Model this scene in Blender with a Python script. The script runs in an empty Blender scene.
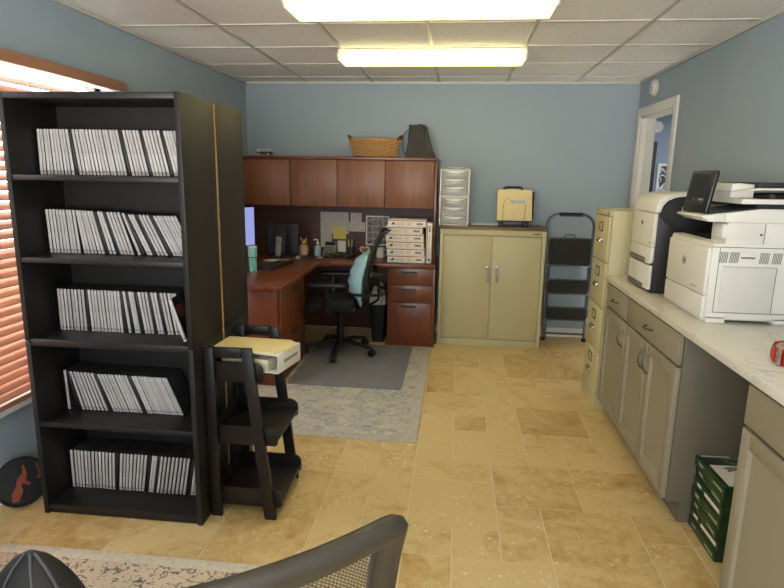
import bpy, bmesh, math, random
from math import pi, sin, cos, radians
from mathutils import Vector, Matrix, Euler
random.seed(7)
SC = bpy.context.scene
COL = SC.collection
WM = {}

# ------------------------------------------------------------------ materials
def lin(c):
    if isinstance(c, str):
        c = [int(c[i:i + 2], 16) for i in (0, 2, 4)]
    f = lambda v: v / 12.92 if v <= 0.04045 else ((v + 0.055) / 1.055) ** 2.4
    return [f(v / 255.0) for v in c] + [1.0]

class NT:
    def __init__(s, name):
        s.m = bpy.data.materials.new(name); s.m.use_nodes = True
        s.t = s.m.node_tree; s.t.nodes.clear()
        s.out = s.n('ShaderNodeOutputMaterial')
    def n(s, typ, **kw):
        nd = s.t.nodes.new(typ)
        for k, v in kw.items(): setattr(nd, k, v)
        return nd
    def l(s, a, b): s.t.links.new(a, b)
    def coord(s, kind='Object', scale=(1, 1, 1), loc=(0, 0, 0), rot=(0, 0, 0)):
        tc = s.n('ShaderNodeTexCoord'); mp = s.n('ShaderNodeMapping')
        mp.inputs['Scale'].default_value = scale; mp.inputs['Location'].default_value = loc; mp.inputs['Rotation'].default_value = rot
        s.l(tc.outputs[kind], mp.inputs['Vector']); return mp.outputs[0]
    def noise(s, vec, scale, detail=4, rough=.55, dist=0):
        nd = s.n('ShaderNodeTexNoise'); nd.inputs['Scale'].default_value = scale; nd.inputs['Detail'].default_value = detail
        nd.inputs['Roughness'].default_value = rough; nd.inputs['Distortion'].default_value = dist
        s.l(vec, nd.inputs['Vector']); return nd.outputs['Fac']
    def ramp(s, fac, stops, interp='LINEAR'):
        nd = s.n('ShaderNodeValToRGB'); cr = nd.color_ramp; cr.interpolation = interp
        while len(cr.elements) < len(stops): cr.elements.new(.5)
        for e, (p, c) in zip(cr.elements, stops): e.position = p; e.color = lin(c)
        s.l(fac, nd.inputs['Fac']); return nd.outputs['Color']
    def val(s, fac, a, b, lo=0., hi=1.):
        nd = s.n('ShaderNodeMapRange'); nd.clamp = True
        for k, v in zip(('From Min', 'From Max', 'To Min', 'To Max'), (a, b, lo, hi)): nd.inputs[k].default_value = v
        s.l(fac, nd.inputs['Value']); return nd.outputs[0]
    def math(s, op, a, b=None):
        nd = s.n('ShaderNodeMath', operation=op)
        for i, v in enumerate((a, b)):
            if v is None: continue
            if isinstance(v, (int, float)): nd.inputs[i].default_value = v
            else: s.l(v, nd.inputs[i])
        return nd.outputs[0]
    def mix(s, fac, a, b, mode='MIX'):
        nd = s.n('ShaderNodeMix', data_type='RGBA', blend_type=mode)
        for k, v in ((0, fac), (6, a), (7, b)):
            if isinstance(v, (int, float)): nd.inputs[k].default_value = v
            elif isinstance(v, (str, tuple, list)): nd.inputs[k].default_value = lin(v)
            else: s.l(v, nd.inputs[k])
        return nd.outputs[2]
    def sep(s, vec):
        nd = s.n('ShaderNodeSeparateXYZ'); s.l(vec, nd.inputs[0]); return nd.outputs
    def bsdf(s, col, rough=.5, metal=0, bump=None, bstr=.2, bdist=.002, spec=.5, **kw):
        p = s.n('ShaderNodeBsdfPrincipled')
        if isinstance(col, (str, tuple, list)): p.inputs['Base Color'].default_value = lin(col)
        else: s.l(col, p.inputs['Base Color'])
        if isinstance(rough, (int, float)): p.inputs['Roughness'].default_value = rough
        else: s.l(rough, p.inputs['Roughness'])
        p.inputs['Metallic'].default_value = metal; p.inputs['Specular IOR Level'].default_value = spec
        for k, v in kw.items(): p.inputs[k.replace('_', ' ')].default_value = v
        if bump is not None:
            b = s.n('ShaderNodeBump'); b.inputs['Strength'].default_value = bstr; b.inputs['Distance'].default_value = bdist
            s.l(bump, b.inputs['Height']); s.l(b.outputs[0], p.inputs['Normal'])
        s.l(p.outputs[0], s.out.inputs['Surface']); return p

def mat(name, col, rough=.5, metal=0, var=.06, scale=12, bump=0, bscale=80, spec=.5, **kw):
    t = NT(name); v = t.coord()
    c = lin(col)
    n = t.noise(v, scale, 3)
    f = t.val(n, .3, .7, 1 - var, 1 + var)
    mx = t.n('ShaderNodeVectorMath', operation='SCALE'); mx.inputs[0].default_value = c[:3]; t.l(f, mx.inputs['Scale'])
    bp = t.noise(v, bscale, 2) if bump else None
    t.bsdf(mx.outputs[0], rough, metal, bp, bump, .002, spec, **kw)
    return t.m

def wood(name, a, b, rough=.35, scale=(3, 30, 30), bump=.05, spec=.5):
    t = NT(name); v = t.coord(scale=scale)
    n = t.noise(v, 1.0, 6, .6, .8); n2 = t.noise(v, .25, 2)
    f = t.math('ADD', t.math('MULTIPLY', n, .7), t.math('MULTIPLY', n2, .4))
    t.bsdf(t.ramp(f, [(.3, a), (.75, b)]), rough, 0, n, bump, .001, spec)
    return t.m

def emis(name, col, strength):
    t = NT(name); e = t.n('ShaderNodeEmission'); e.inputs[0].default_value = lin(col); e.inputs[1].default_value = strength
    t.l(e.outputs[0], t.out.inputs[0]); return t.m

M = {}
M['wall'] = mat('blue_grey_paint', '9aa8b2', .8, var=.02, scale=3, bump=.12, bscale=140, spec=.2)
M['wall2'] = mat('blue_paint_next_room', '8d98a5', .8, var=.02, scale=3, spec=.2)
M['white_trim'] = mat('white_trim_paint', 'd8d6d0', .45, var=.02)
M['white'] = mat('white_plastic', 'd9d7cf', .4, var=.015)
M['printer_white'] = mat('printer_white_plastic', 'dcd9d0', .42, var=.015, bump=.05, bscale=400)
M['printer_grey'] = mat('printer_light_grey', 'd2cfc6', .45, var=.02)
M['dark_plastic'] = mat('dark_grey_plastic', '1d1d1f', .45, var=.08)
M['black_plastic'] = mat('black_plastic', '161617', .4, var=.1)
M['chair_grey'] = mat('charcoal_chair_plastic', '3b352c', .45, var=.06, bump=.1, bscale=300)
M['screen_off'] = mat('black_glass_screen', '0d0e10', .3, var=.05)
M['slot'] = mat('dark_gap', '0c0c0c', .9, var=.05)
M['seam'] = mat('grey_seam', '6e6c66', .7, var=.05)
M['line'] = mat('brown_line', '5a3a24', .7, var=.05)
M['chrome'] = mat('chrome_metal', 'b9b6ae', .22, 1, var=.03)
M['nickel'] = mat('brushed_nickel', '5f5b54', .4, 1, var=.05)
M['steel'] = mat('silver_tube_steel', '6f7173', .35, .9, var=.04)
M['pewter'] = mat('dark_pewter_metal', '5a5248', .4, .8, var=.05)
M['tan_metal'] = mat('tan_painted_steel', 'b5ad86', .45, var=.02, scale=4)
M['tan_file'] = mat('cream_painted_steel', 'c2b98e', .42, var=.02, scale=4)
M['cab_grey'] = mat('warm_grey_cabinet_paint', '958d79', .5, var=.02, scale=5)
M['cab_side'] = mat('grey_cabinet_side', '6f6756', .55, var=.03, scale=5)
M['cherry'] = wood('cherry_laminate', '55291a', '7d4529', .3, (30, 30, 2.5))
M['cherry_h'] = wood('cherry_laminate_grain_across', '52261a', '7a4127', .28, (2.5, 30, 30))
M['cherry_door'] = wood('cherry_door_laminate', '643a25', '85553a', .4, (28, 28, 2.5))
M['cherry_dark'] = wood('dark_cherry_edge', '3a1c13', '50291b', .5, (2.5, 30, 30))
M['walnut_top'] = wood('walnut_laminate_top', '57432b', '7a6041', .4, (3, 30, 30))
M['blackwood'] = wood('black_brown_laminate', '161413', '201d1b', .5, (30, 30, 2), .08, .35)
M['blackwood_h'] = wood('black_brown_shelf', '161413', '201d1b', .4, (2, 30, 30), .08, .4)
M['espresso'] = wood('espresso_wood', '110d0b', '1c1613', .38, (20, 20, 2), .08, .4)
M['hardboard'] = mat('raw_fibreboard_edge', 'b08b53', .8, var=.1, scale=40)
M['blind'] = wood('orange_brown_blind_wood', '8f5f47', 'aa7a5c', .4, (30, 2, 30))
M['case_cover'] = mat('dark_case_cover', '2a2725', .4, var=.3, scale=30)
M['case_black'] = mat('black_case', '17171a', .35, var=.1)
M['paper'] = mat('white_paper', 'd6d3c9', .8, var=.02)
M['manila'] = mat('manila_paper', 'e2cf9a', .7, var=.03)
M['yellow'] = mat('yellow_note', 'cfc06a', .8, var=.03)
M['teal'] = mat('teal_plastic', '84cdca', .4, var=.03)
M['pillow'] = mat('pale_aqua_fabric', '9cc1c8', .85, var=.06, scale=25, bump=.4, bscale=60)
M['fabric_black'] = mat('black_fabric', '191817', .9, var=.15, scale=60, bump=.4, bscale=500)
M['bag_grey'] = mat('dark_grey_fabric', '3c3c3b', .85, var=.12, scale=20, bump=.4, bscale=90)
M['bp_black'] = mat('black_nylon', '1c1a18', .7, var=.1, scale=30, bump=.3, bscale=200)
M['bp_grey'] = mat('slate_piping', '55565c', .7, var=.05)
M['red'] = mat('red_plastic', 'b3201c', .35, var=.04)
M['orange'] = mat('orange_print', '84402a', .5, var=.2, scale=30)
M['basket'] = mat('golden_wicker', 'ad8550', .6, var=.22, scale=50, bump=.3, bscale=200)
M['basket_dark'] = mat('dark_wicker', '5a3d25', .65, var=.2, scale=50)
M['pad'] = mat('black_ribbed_rubber', '211f1c', .75, var=.1)
M['box_white'] = mat('white_carton', 'e4dfd5', .6, var=.02)
M['box_red'] = mat('red_print', 'a83a30', .6, var=.03)
M['box_blue'] = mat('navy_print', '26304f', .6, var=.03)
M['print_grey'] = mat('grey_print', '85837f', .7, var=.05)
M['print_dark'] = mat('dark_print', '3b3a3a', .7, var=.05)
M['green'] = mat('dark_green_wrap', '1f3a1a', .35, var=.08, scale=15)
M['green_light'] = mat('pale_green_print', '8fa083', .5, var=.05)
M['bin_bag'] = mat('cloudy_plastic_bag', 'a8a6a2', .35, var=.15, scale=20, bump=.8, bscale=25)
M['pink'] = mat('rose_gold_glaze', 'b7937f', .35, var=.2, scale=15)
M['gold'] = mat('gold_lid', 'a88c4c', .3, .8, var=.05)
M['soap'] = mat('blue_clear_soap', '8aa2b4', .2, var=.05)
M['calc'] = mat('grey_calculator', '8f8f8d', .45, var=.05)
M['lime'] = mat('lime_marker', 'a5b82e', .4, var=.05)
M['tape_clear'] = mat('tan_tape_roll', 'b9a88c', .35, var=.05)
M['mdf'] = mat('hidden_wood', '6b4a33', .7, var=.1)

def m_ceiling():
    t = NT('fissured_ceiling_tile'); v = t.coord()
    n = t.noise(v, 90, 3, .7); n2 = t.noise(v, 2, 2)
    pits = t.val(n, .33, .43, 0, 1)
    c = t.mix(pits, 'cdcac2', 'eeece8')
    c = t.mix(t.val(n2, .3, .7, 0, .12), c, 'dedbd4')
    t.bsdf(c, .9, 0, n, .35, .003, .1); return t.m
M['ceiling'] = m_ceiling()
M['tbar'] = mat('white_ceiling_bar', 'c9c6be', .5, var=.02)

def m_floor():
    t = NT('travertine_tile'); v = t.coord()
    at = t.n('ShaderNodeAttribute', attribute_name='tone')
    g = t.n('ShaderNodeNewGeometry')
    off = t.n('ShaderNodeVectorMath', operation='SCALE'); off.inputs[0].default_value = (13., 7., 3.)
    t.l(g.outputs['Random Per Island'], off.inputs['Scale'])
    ad = t.n('ShaderNodeVectorMath', operation='ADD'); t.l(v, ad.inputs[0]); t.l(off.outputs[0], ad.inputs[1])
    w = ad.outputs[0]
    cl = t.noise(w, 3.2, 6, .62, 1.2); fine = t.noise(w, 22, 4, .65, .6)
    f = t.math('ADD', t.math('ADD', t.math('MULTIPLY', cl, .72), t.math('MULTIPLY', fine, .50)), t.math('MULTIPLY', at.outputs['Fac'], .40))
    c = t.ramp(f, [(.42, '7f6136'), (.54, 'a0804a'), (.66, 'b8985f'), (.84, 'cdb480')])
    vo = t.noise(w, 55, 2, .5); pit = t.val(vo, .63, .67, 0, 1)
    clus = t.val(t.noise(w, 5, 2), .49, .6, 0, 1)
    c = t.mix(t.math('MULTIPLY', pit, clus), c, 'e0d2ad')
    dk = t.val(t.noise(w, 38, 3, .6), .28, .24, 0, .6)
    c = t.mix(dk, c, '6b5230')
    t.bsdf(c, t.val(fine, .3, .7, .3, .46), 0, fine, .06, .002, .42); return t.m
M['floor'] = m_floor()
M['grout'] = mat('tan_grout', 'd3c4a0', .9, var=.08, scale=30)

def m_counter():
    t = NT('white_marble_laminate'); v = t.coord(scale=(1, 1, 1), rot=(0, 0, .5))
    n = t.noise(v, 4.5, 8, .62, 1.4)
    ve = t.math('ABSOLUTE', t.math('SUBTRACT', n, .5))
    vein = t.val(ve, 0, .035, 1, 0)
    sel = t.val(t.noise(v, 3, 2), .42, .66, 0, 1)
    c = t.mix(t.math('MULTIPLY', vein, t.math('MULTIPLY', sel, .6)), 'd9d4c6', '9f9787')
    t.bsdf(c, .28, 0, None, spec=.5); return t.m
M['counter'] = m_counter()

def m_rug(name, base, c1, c2, c3, sc, border=None):
    t = NT(name); v = t.coord()
    n = t.noise(v, 3 * sc, 5, .7, 1.5); n2 = t.noise(v, 9 * sc, 5, .7, 1.0); fi = t.noise(v, 150, 2)
    c = t.mix(t.val(n, .45, .62, 0, .75), base, c1)
    c = t.mix(t.val(n2, .52, .60, 0, .8), c, c2)
    n3 = t.noise(v, 22 * sc, 4, .7, 1.2)
    c = t.mix(t.math('MULTIPLY', t.val(n3, .52, .60, 0, .8), t.val(n, .42, .55, .2, 1)), c, c3)
    c = t.mix(t.val(n3, .42, .34, 0, .6), c, 'cfc8b8')
    c = t.mix(t.val(fi, .35, .65, 0, .25), c, base)
    t.bsdf(c, .95, 0, fi, .6, .004, .1); return t.m
M['rug1'] = m_rug('faded_blue_grey_rug', 'b3ad9f', '8f9297', 'bcb5a8', '68737f', 1.6)
M['rug1b'] = m_rug('faded_grey_rug_border', 'b5ad9e', 'a8a299', '9b9993', '8b8e93', 4)
M['mat'] = mat('grey_chair_mat', '717177', .75, var=.1, scale=6, bump=.3, bscale=300)

def m_rug2():
    t = NT('floral_tan_rug'); v = t.coord()
    fi = t.noise(v, 160, 2)
    c = t.mix(t.val(t.noise(v, 2.2, 3), .4, .6), 'd3bfa5', 'c6b59e')
    lf = t.noise(t.coord(scale=(1, 1.7, 1), rot=(0, 0, .6)), 20, 2, .5, 1.6); lf2 = t.noise(t.coord(scale=(1.7, 1, 1), rot=(0, 0, .5)), 26, 2, .5, 1.2)
    c = t.mix(t.val(lf, .585, .61, 0, .9), c, '4d525c')
    c = t.mix(t.val(lf2, .61, .635, 0, .85), c, '6e6a62')
    c = t.mix(t.val(lf, .36, .33, 0, .7), c, 'a5876c')
    vo2 = t.n('ShaderNodeTexVoronoi'); vo2.inputs['Scale'].default_value = 5.5; t.l(v, vo2.inputs['Vector'])
    d2 = t.math('ADD', vo2.outputs['Distance'], t.math('MULTIPLY', lf2, .7))
    c = t.mix(t.val(d2, .52, .49, 0, .95), c, '525d68')
    c = t.mix(t.val(d2, .42, .40, 0, .9), c, '9b8a78')
    c = t.mix(t.val(fi, .4, .7, 0, .25), c, 'cdbfa6')
    t.bsdf(c, .95, 0, fi, .6, .004, .1); return t.m
M['rug2'] = m_rug2()
M['rug2b'] = mat('cream_rug_border', 'c2b8a3', .95, var=.14, scale=60, bump=.6, bscale=200, spec=.1)

def m_meshfab(name, col, s):
    t = NT(name); v = t.coord('UV', scale=(s, s, 1))
    sx = t.sep(v)
    a = t.math('SINE', t.math('ADD', sx[0], t.math('MULTIPLY', t.math('SINE', sx[1]), .6)))
    b = t.math('SINE', t.math('MULTIPLY', sx[1], 1.0))
    hole = t.val(t.math('MULTIPLY', a, b), .12, .2, 0, 1)
    p = t.n('ShaderNodeBsdfPrincipled'); p.inputs['Base Color'].default_value = lin(col); p.inputs['Roughness'].default_value = .7
    tr = t.n('ShaderNodeBsdfTransparent'); mx = t.n('ShaderNodeMixShader')
    t.l(hole, mx.inputs[0]); t.l(p.outputs[0], mx.inputs[1]); t.l(tr.outputs[0], mx.inputs[2]); t.l(mx.outputs[0], t.out.inputs[0])
    return t.m
M['mesh_fine'] = m_meshfab('black_mesh_weave', '1d1c1a', 900.)
M['mesh_coarse'] = m_meshfab('charcoal_mesh_weave', '55504a', 800.)

def m_clear(name, col, alpha, rough=.1):
    t = NT(name)
    p = t.n('ShaderNodeBsdfPrincipled'); p.inputs['Base Color'].default_value = lin(col); p.inputs['Roughness'].default_value = rough
    tr = t.n('ShaderNodeBsdfTransparent'); mx = t.n('ShaderNodeMixShader'); mx.inputs[0].default_value = alpha
    t.l(tr.outputs[0], mx.inputs[1]); t.l(p.outputs[0], mx.inputs[2]); t.l(mx.outputs[0], t.out.inputs[0]); return t.m
M['clear'] = m_clear('cloudy_clear_plastic', 'c4c6c2', .42)
M['glass'] = m_clear('window_glass', 'dfe8ee', .06, .02)

def m_case():
    t = NT('white_case_spine'); v = t.coord()
    oi = t.n('ShaderNodeObjectInfo'); x, y, z = t.sep(v)
    n = t.noise(t.coord(scale=(400, 40, 260)), 1, 2)
    band = t.math('MULTIPLY', t.val(z, .085, .09, 0, 1), t.val(z, .165, .17, 1, 0))
    c = t.mix(t.math('MULTIPLY', band, t.val(n, .45, .6, 0, .55)), 'bbb6b3', '868183')
    foot = t.math('MULTIPLY', t.val(z, .008, .010, 0, 1), t.val(z, .018, .020, 1, 0))
    c = t.mix(t.math('MULTIPLY', foot, .6), c, '77747a')
    c = t.mix(t.val(oi.outputs['Random'], 0, 1, 0, .38), c, '7d797a')
    t.bsdf(c, .35, 0, None, spec=.5); return t.m
M['case_white'] = m_case()

def m_typed(name, paper, ink, rows, cols):
    t = NT(name); v = t.coord()
    x, y, z = t.sep(v)
    r = t.math('FRACT', t.math('MULTIPLY', z, rows))
    ln = t.val(r, .45, .5, 0, 1)
    n = t.noise(t.coord(scale=(cols, 1, rows * .5)), 1, 2)
    c = t.mix(t.math('MULTIPLY', ln, t.val(n, .42, .55, 0, .75)), paper, ink)
    t.bsdf(c, .8); return t.m
M['typed'] = m_typed('typed_sheet', 'bfb9b1', '99938d', 70, 35)
M['typed_bin'] = m_typed('page_edges', 'cfc6ae', '8f8060', 300, 3)

def m_collage():
    t = NT('photo_collage'); v = t.coord(rot=(radians(90), 0, 0))
    br = t.n('ShaderNodeTexBrick'); br.offset = .0
    for k, val in (('Scale', 1.), ('Mortar Size', .0035), ('Brick Width', .052), ('Row Height', .062), ('Bias', -.2)): br.inputs[k].default_value = val
    br.inputs['Color1'].default_value = lin('2c2622'); br.inputs['Color2'].default_value = lin('6d5b50'); br.inputs['Mortar'].default_value = lin('9c958d')
    t.l(v, br.inputs['Vector'])
    n = t.noise(t.coord(), 45, 3)
    c = t.mix(t.val(n, .5, .62, 0, .55), br.outputs['Color'], 'a09284')
    t.bsdf(c, .4); return t.m
M['collage'] = m_collage()

def m_bwphoto():
    t = NT('black_white_photograph'); n = t.noise(t.coord(scale=(1, 1, .6)), 16, 3, .6, 2)
    t.bsdf(t.ramp(n, [(.42, '141414'), (.5, '707070'), (.56, 'd8d8d8')]), .3); return t.m
M['bwphoto'] = m_bwphoto()

M['tube'] = emis('fluorescent_tube', 'ffefb4', 11.)
M['screen_on'] = emis('lit_blue_screen', 'a0a9e2', .5)
def m_diffuser():
    t = NT('ribbed_clear_diffuser'); x, y, z = t.sep(t.coord())
    tl = t.n('ShaderNodeBsdfTranslucent'); tl.inputs[0].default_value = lin('f6f1d8')
    tr = t.n('ShaderNodeBsdfTransparent'); tr.inputs[0].default_value = (.96, .95, .88, 1)
    mx = t.n('ShaderNodeMixShader'); mx.inputs[0].default_value = .6
    t.l(tr.outputs[0], mx.inputs[1]); t.l(tl.outputs[0], mx.inputs[2]); t.l(mx.outputs[0], t.out.inputs[0]); return t.m
M['diffuser'] = m_diffuser()

# ------------------------------------------------------------------ mesh helpers
def B(): return bmesh.new()
def box(bm, x0, x1, y0, y1, z0, z1, b=0., seg=2, mi=0):
    vs = [bm.verts.new((x, y, z)) for x in (x0, x1) for y in (y0, y1) for z in (z0, z1)]
    F = [(0, 1, 3, 2), (4, 6, 7, 5), (0, 4, 5, 1), (2, 3, 7, 6), (0, 2, 6, 4), (1, 5, 7, 3)]
    fs = [bm.faces.new([vs[i] for i in f]) for f in F]
    for f in fs: f.material_index = mi
    if b:
        b = min(b, .45 * min(abs(x1 - x0), abs(y1 - y0), abs(z1 - z0)))
        es = {e for f in fs for e in f.edges}
        r = bmesh.ops.bevel(bm, geom=list(es), offset=b, segments=seg, profile=.5, affect='EDGES')
        for f in r['faces']: f.material_index = mi
    return vs
def prism(bm, pts, ax, a, b, bev=0., seg=2):
    mk = {'x': lambda p, t: (t, p[0], p[1]), 'y': lambda p, t: (p[0], t, p[1]), 'z': lambda p, t: (p[0], p[1], t)}[ax]
    A = [bm.verts.new(mk(p, a)) for p in pts]; C = [bm.verts.new(mk(p, b)) for p in pts]
    n = len(pts); fs = [bm.faces.new(A), bm.faces.new(C[::-1])]
    for i in range(n): fs.append(bm.faces.new((A[i], A[(i + 1) % n], C[(i + 1) % n], C[i])))
    if bev:
        es = {e for f in fs[:2] for e in f.edges}
        bmesh.ops.bevel(bm, geom=list(es), offset=bev, segments=seg, profile=.5, affect='EDGES')
def tube(bm, pts, r, n=8, closed=False, flat=None, cap=True):
    P = [Vector(p) for p in pts]; m = len(P); rings = []
    R = r if isinstance(r, (list, tuple)) else [r] * m
    nrm = None
    for i in range(m):
        if closed: t = P[(i + 1) % m] - P[i - 1]
        else: t = P[min(i + 1, m - 1)] - P[max(i - 1, 0)]
        t.normalize()
        if nrm is None:
            a = Vector((0, 0, 1)) if abs(t.z) < .9 else Vector((1, 0, 0))
            if flat is not None: a = Vector(flat)
            nrm = (a - t * a.dot(t)).normalized()
        else: nrm = (nrm - t * nrm.dot(t)).normalized()
        bn = t.cross(nrm)
        rr = R[i]; ra, rb = rr if isinstance(rr, (list, tuple)) else (rr, rr)
        rings.append([bm.verts.new(P[i] + nrm * ra * cos(2 * pi * k / n) + bn * rb * sin(2 * pi * k / n)) for k in range(n)])
    for i in range(m if closed else m - 1):
        a, c = rings[i], rings[(i + 1) % m]
        for k in range(n): bm.faces.new((a[k], a[(k + 1) % n], c[(k + 1) % n], c[k]))
    if cap and not closed:
        bm.faces.new(rings[0][::-1]); bm.faces.new(rings[-1])
def cyl(bm, p0, p1, r, n=16): tube(bm, [p0, p1], r, n)
def lathe(bm, prof, cx=0, cy=0, n=24, sx=1, sy=1):
    rings = []
    for r, z in prof:
        rings.append([bm.verts.new((cx + sx * r * cos(2 * pi * k / n), cy + sy * r * sin(2 * pi * k / n), z)) for k in range(n)])
    for a, c in zip(rings, rings[1:]):
        for k in range(n): bm.faces.new((a[k], a[(k + 1) % n], c[(k + 1) % n], c[k]))
    bm.faces.new(rings[0][::-1]); bm.faces.new(rings[-1])
def ball(bm, c, r, s=(1, 1, 1), u=16, v=10):
    bmesh.ops.create_uvsphere(bm, u_segments=u, v_segments=v, radius=r, matrix=Matrix.Translation(c) @ Matrix.Diagonal((*s, 1)))
def arc(cx, cy, r, a0, a1, n=6): return [(cx + r * cos(radians(a0 + (a1 - a0) * i / n)), cy + r * sin(radians(a0 + (a1 - a0) * i / n))) for i in range(n + 1)]
def rrect(x0, x1, y0, y1, r, n=5):
    return arc(x1 - r, y1 - r, r, 0, 90, n) + arc(x0 + r, y1 - r, r, 90, 180, n) + arc(x0 + r, y0 + r, r, 180, 270, n) + arc(x1 - r, y0 + r, r, 270, 360, n)

def tag(o, label=None, cat=None, group=None, kind=None):
    for k, v in (('label', label), ('category', cat), ('group', group), ('kind', kind)):
        if v: o[k] = v
    return o
def thing(name, label, cat, loc=(0, 0, 0), rz=0, group=None, rot=None):
    o = bpy.data.objects.new(name, None); COL.objects.link(o); o.empty_display_size = .1
    o.location = loc; o.rotation_euler = rot or (0, 0, rz)
    WM[o] = Matrix.LocRotScale(Vector(loc), Euler(rot or (0, 0, rz)), None)
    return tag(o, label, cat, group)
def fin(name, bm, m, parent=None, local=False, origin=None, sharp=.6, smooth=True):
    """link bm as one mesh object; coordinates are world ones unless local"""
    bmesh.ops.recalc_face_normals(bm, faces=bm.faces[:])
    if parent is not None:
        W = WM[parent]
        if not local: bm.transform(W.inverted())
    elif origin is not None:
        W = Matrix.Translation(origin)
        if not local: bm.transform(W.inverted())
    else: W = Matrix.Identity(4)
    me = bpy.data.meshes.new(name); bm.to_mesh(me); bm.free()
    for mm in (m if isinstance(m, (list, tuple)) else [m]): me.materials.append(mm)
    if smooth:
        me.polygons.foreach_set('use_smooth', [True] * len(me.polygons))
        me.set_sharp_from_angle(angle=sharp)
    o = bpy.data.objects.new(name, me); COL.objects.link(o)
    if parent is not None: o.parent = parent
    elif origin is not None: o.location = origin
    WM[o] = W
    return o
def single(name, bm, m, label, cat, origin, group=None, **kw):
    return tag(fin(name, bm, m, None, origin=origin, **kw), label, cat, group)
def struct(name, bm, m, **kw): return tag(fin(name, bm, m, **kw), kind='structure')
def P(name, m, parent, *boxes, b=.002, local=False, label=None):
    """a part made of boxes (x0,x1,y0,y1,z0,z1)"""
    bm = B()
    for q in boxes: box(bm, *q, b=b)
    o = fin(name, bm, m, parent, local)
    if label: o['label'] = label
    return o
def text(body, size, m, parent, mtx, name='lettering', ext=.0004, align='LEFT', local=False):
    c = bpy.data.curves.new(name, 'FONT'); c.body = body; c.size = size; c.extrude = ext; c.align_x = align
    o = bpy.data.objects.new(name, c); COL.objects.link(o)
    me = bpy.data.meshes.new_from_object(o); COL.objects.unlink(o); bpy.data.objects.remove(o)
    me.transform(mtx if local else WM[parent].inverted() @ mtx); me.materials.append(m)
    o = bpy.data.objects.new(name, me); COL.objects.link(o); o.parent = parent; WM[o] = WM[parent]
    return o
FRONT = Matrix.Rotation(pi / 2, 4, 'X')                       # text facing -y
def at(loc, R): return Matrix.Translation(loc) @ R
SIDE = Matrix.Rotation(-pi / 2, 4, 'Z') @ Matrix.Rotation(pi / 2, 4, 'X')   # text facing -x

ZC = 2.36; XL, XR, YB, YF = -2.04, 1.58, 5.62, -1.3

# ------------------------------------------------------------------ floor: versailles-laid travertine
GX, GY, GM = .033, 2.118, .203
known = [(1, 2, 3, 4, .35), (1, 0, 2, 2, .4), (2, -1, 4, 2, .35), (3, 3, 5, 4, .38), (3, 2, 5, 3, .5), (-1, 1, 1, 3, .62), (-1, 3, 1, 4, .68),
 (0, 0, 1, 1, .62), (0, -2, 2, 0, .66), (-2, 1, -1, 2, .62), (-3, 2, -1, 3, .55), (-3, 3, -1, 5, .6), (1, 12, 2, 14, .45), (1, 14, 3, 15, .7),
 (2, 11, 4, 14, .22), (2, 10, 3, 11, .2), (3, 9, 5, 11, .5), (3, 8, 5, 9, .55), (4, 11, 5, 13, .2), (4, 13, 5, 14, .3), (0, 10, 2, 12, .55),
 (0, 9, 1, 10, .5), (1, 8, 3, 10, .5), (-1, 7, 1, 9, .55), (0, 6, 1, 7, .25), (1, 6, 2, 8, .55), (2, 6, 4, 8, .18), (2, 5, 4, 6, .55),
 (0, 4, 2, 6, .7), (2, 4, 3, 5, .7), (4, 5, 5, 7, .6), (-1, 5, 0, 7, .8), (4, 1, 5, 2, .3), (4, -1, 5, 1, .35), (4, 14, 5, 16, .3), (3, 14, 4, 15, .35),
 (-1, 4, 0, 5, .72), (3, 4, 5, 5, .6), (-5, -1, -3, 2, .4), (-7, -1, -5, 1, .5), (-3, 0, -2, 2, .62)]
occ, tiles = set(), []
rnd = random.Random(3)
def put(i0, j0, i1, j1, t):
    cells = {(i, j) for i in range(i0, i1) for j in range(j0, j1)}
    if cells & occ: return False
    occ.update(cells); tiles.append((i0, j0, i1, j1, t)); return True
for k in known: put(*k)
for j in range(-17, 18):
    for i in range(-11, 8):
        if (i, j) in occ: continue
        opts = [(3, 2), (2, 3), (2, 2), (2, 2), (2, 1), (1, 2), (3, 2)]; rnd.shuffle(opts)
        for w, h in opts + [(2, 1), (1, 2), (1, 1)]:
            if put(i, j, i + w, j + h, rnd.uniform(.25, .75)): break
bm = B(); tone = []
for i0, j0, i1, j1, t in tiles:
    x0, x1, y0, y1 = max(XL, GX + GM * i0), min(XR, GX + GM * i1), max(YF, GY + GM * j0), min(YB, GY + GM * j1)
    if x1 - x0 < .02 or y1 - y0 < .02: continue
    g = .0028
    a = [bm.verts.new(p) for p in ((x0 + g, y0 + g, 0), (x1 - g, y0 + g, 0), (x1 - g, y1 - g, 0), (x0 + g, y1 - g, 0))]
    c = [bm.verts.new((v.co.x, v.co.y, -.004)) for v in a]
    bm.faces.new(a); tone.append(t)
    for k in range(4): bm.faces.new((a[k], c[k], c[(k + 1) % 4], a[(k + 1) % 4])); tone.append(t)
nt = len(tone)
f = bm.faces.new([bm.verts.new(p) for p in ((XL, YF, -.0018), (XR, YF, -.0018), (XR, YB, -.0018), (XL, YB, -.0018))]); f.material_index = 1; tone.append(.5)
fl = struct('floor', bm, [M['floor'], M['grout']], smooth=False)
at_ = fl.data.attributes.new('tone', 'FLOAT', 'FACE'); at_.data.foreach_set('value', tone)

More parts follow.
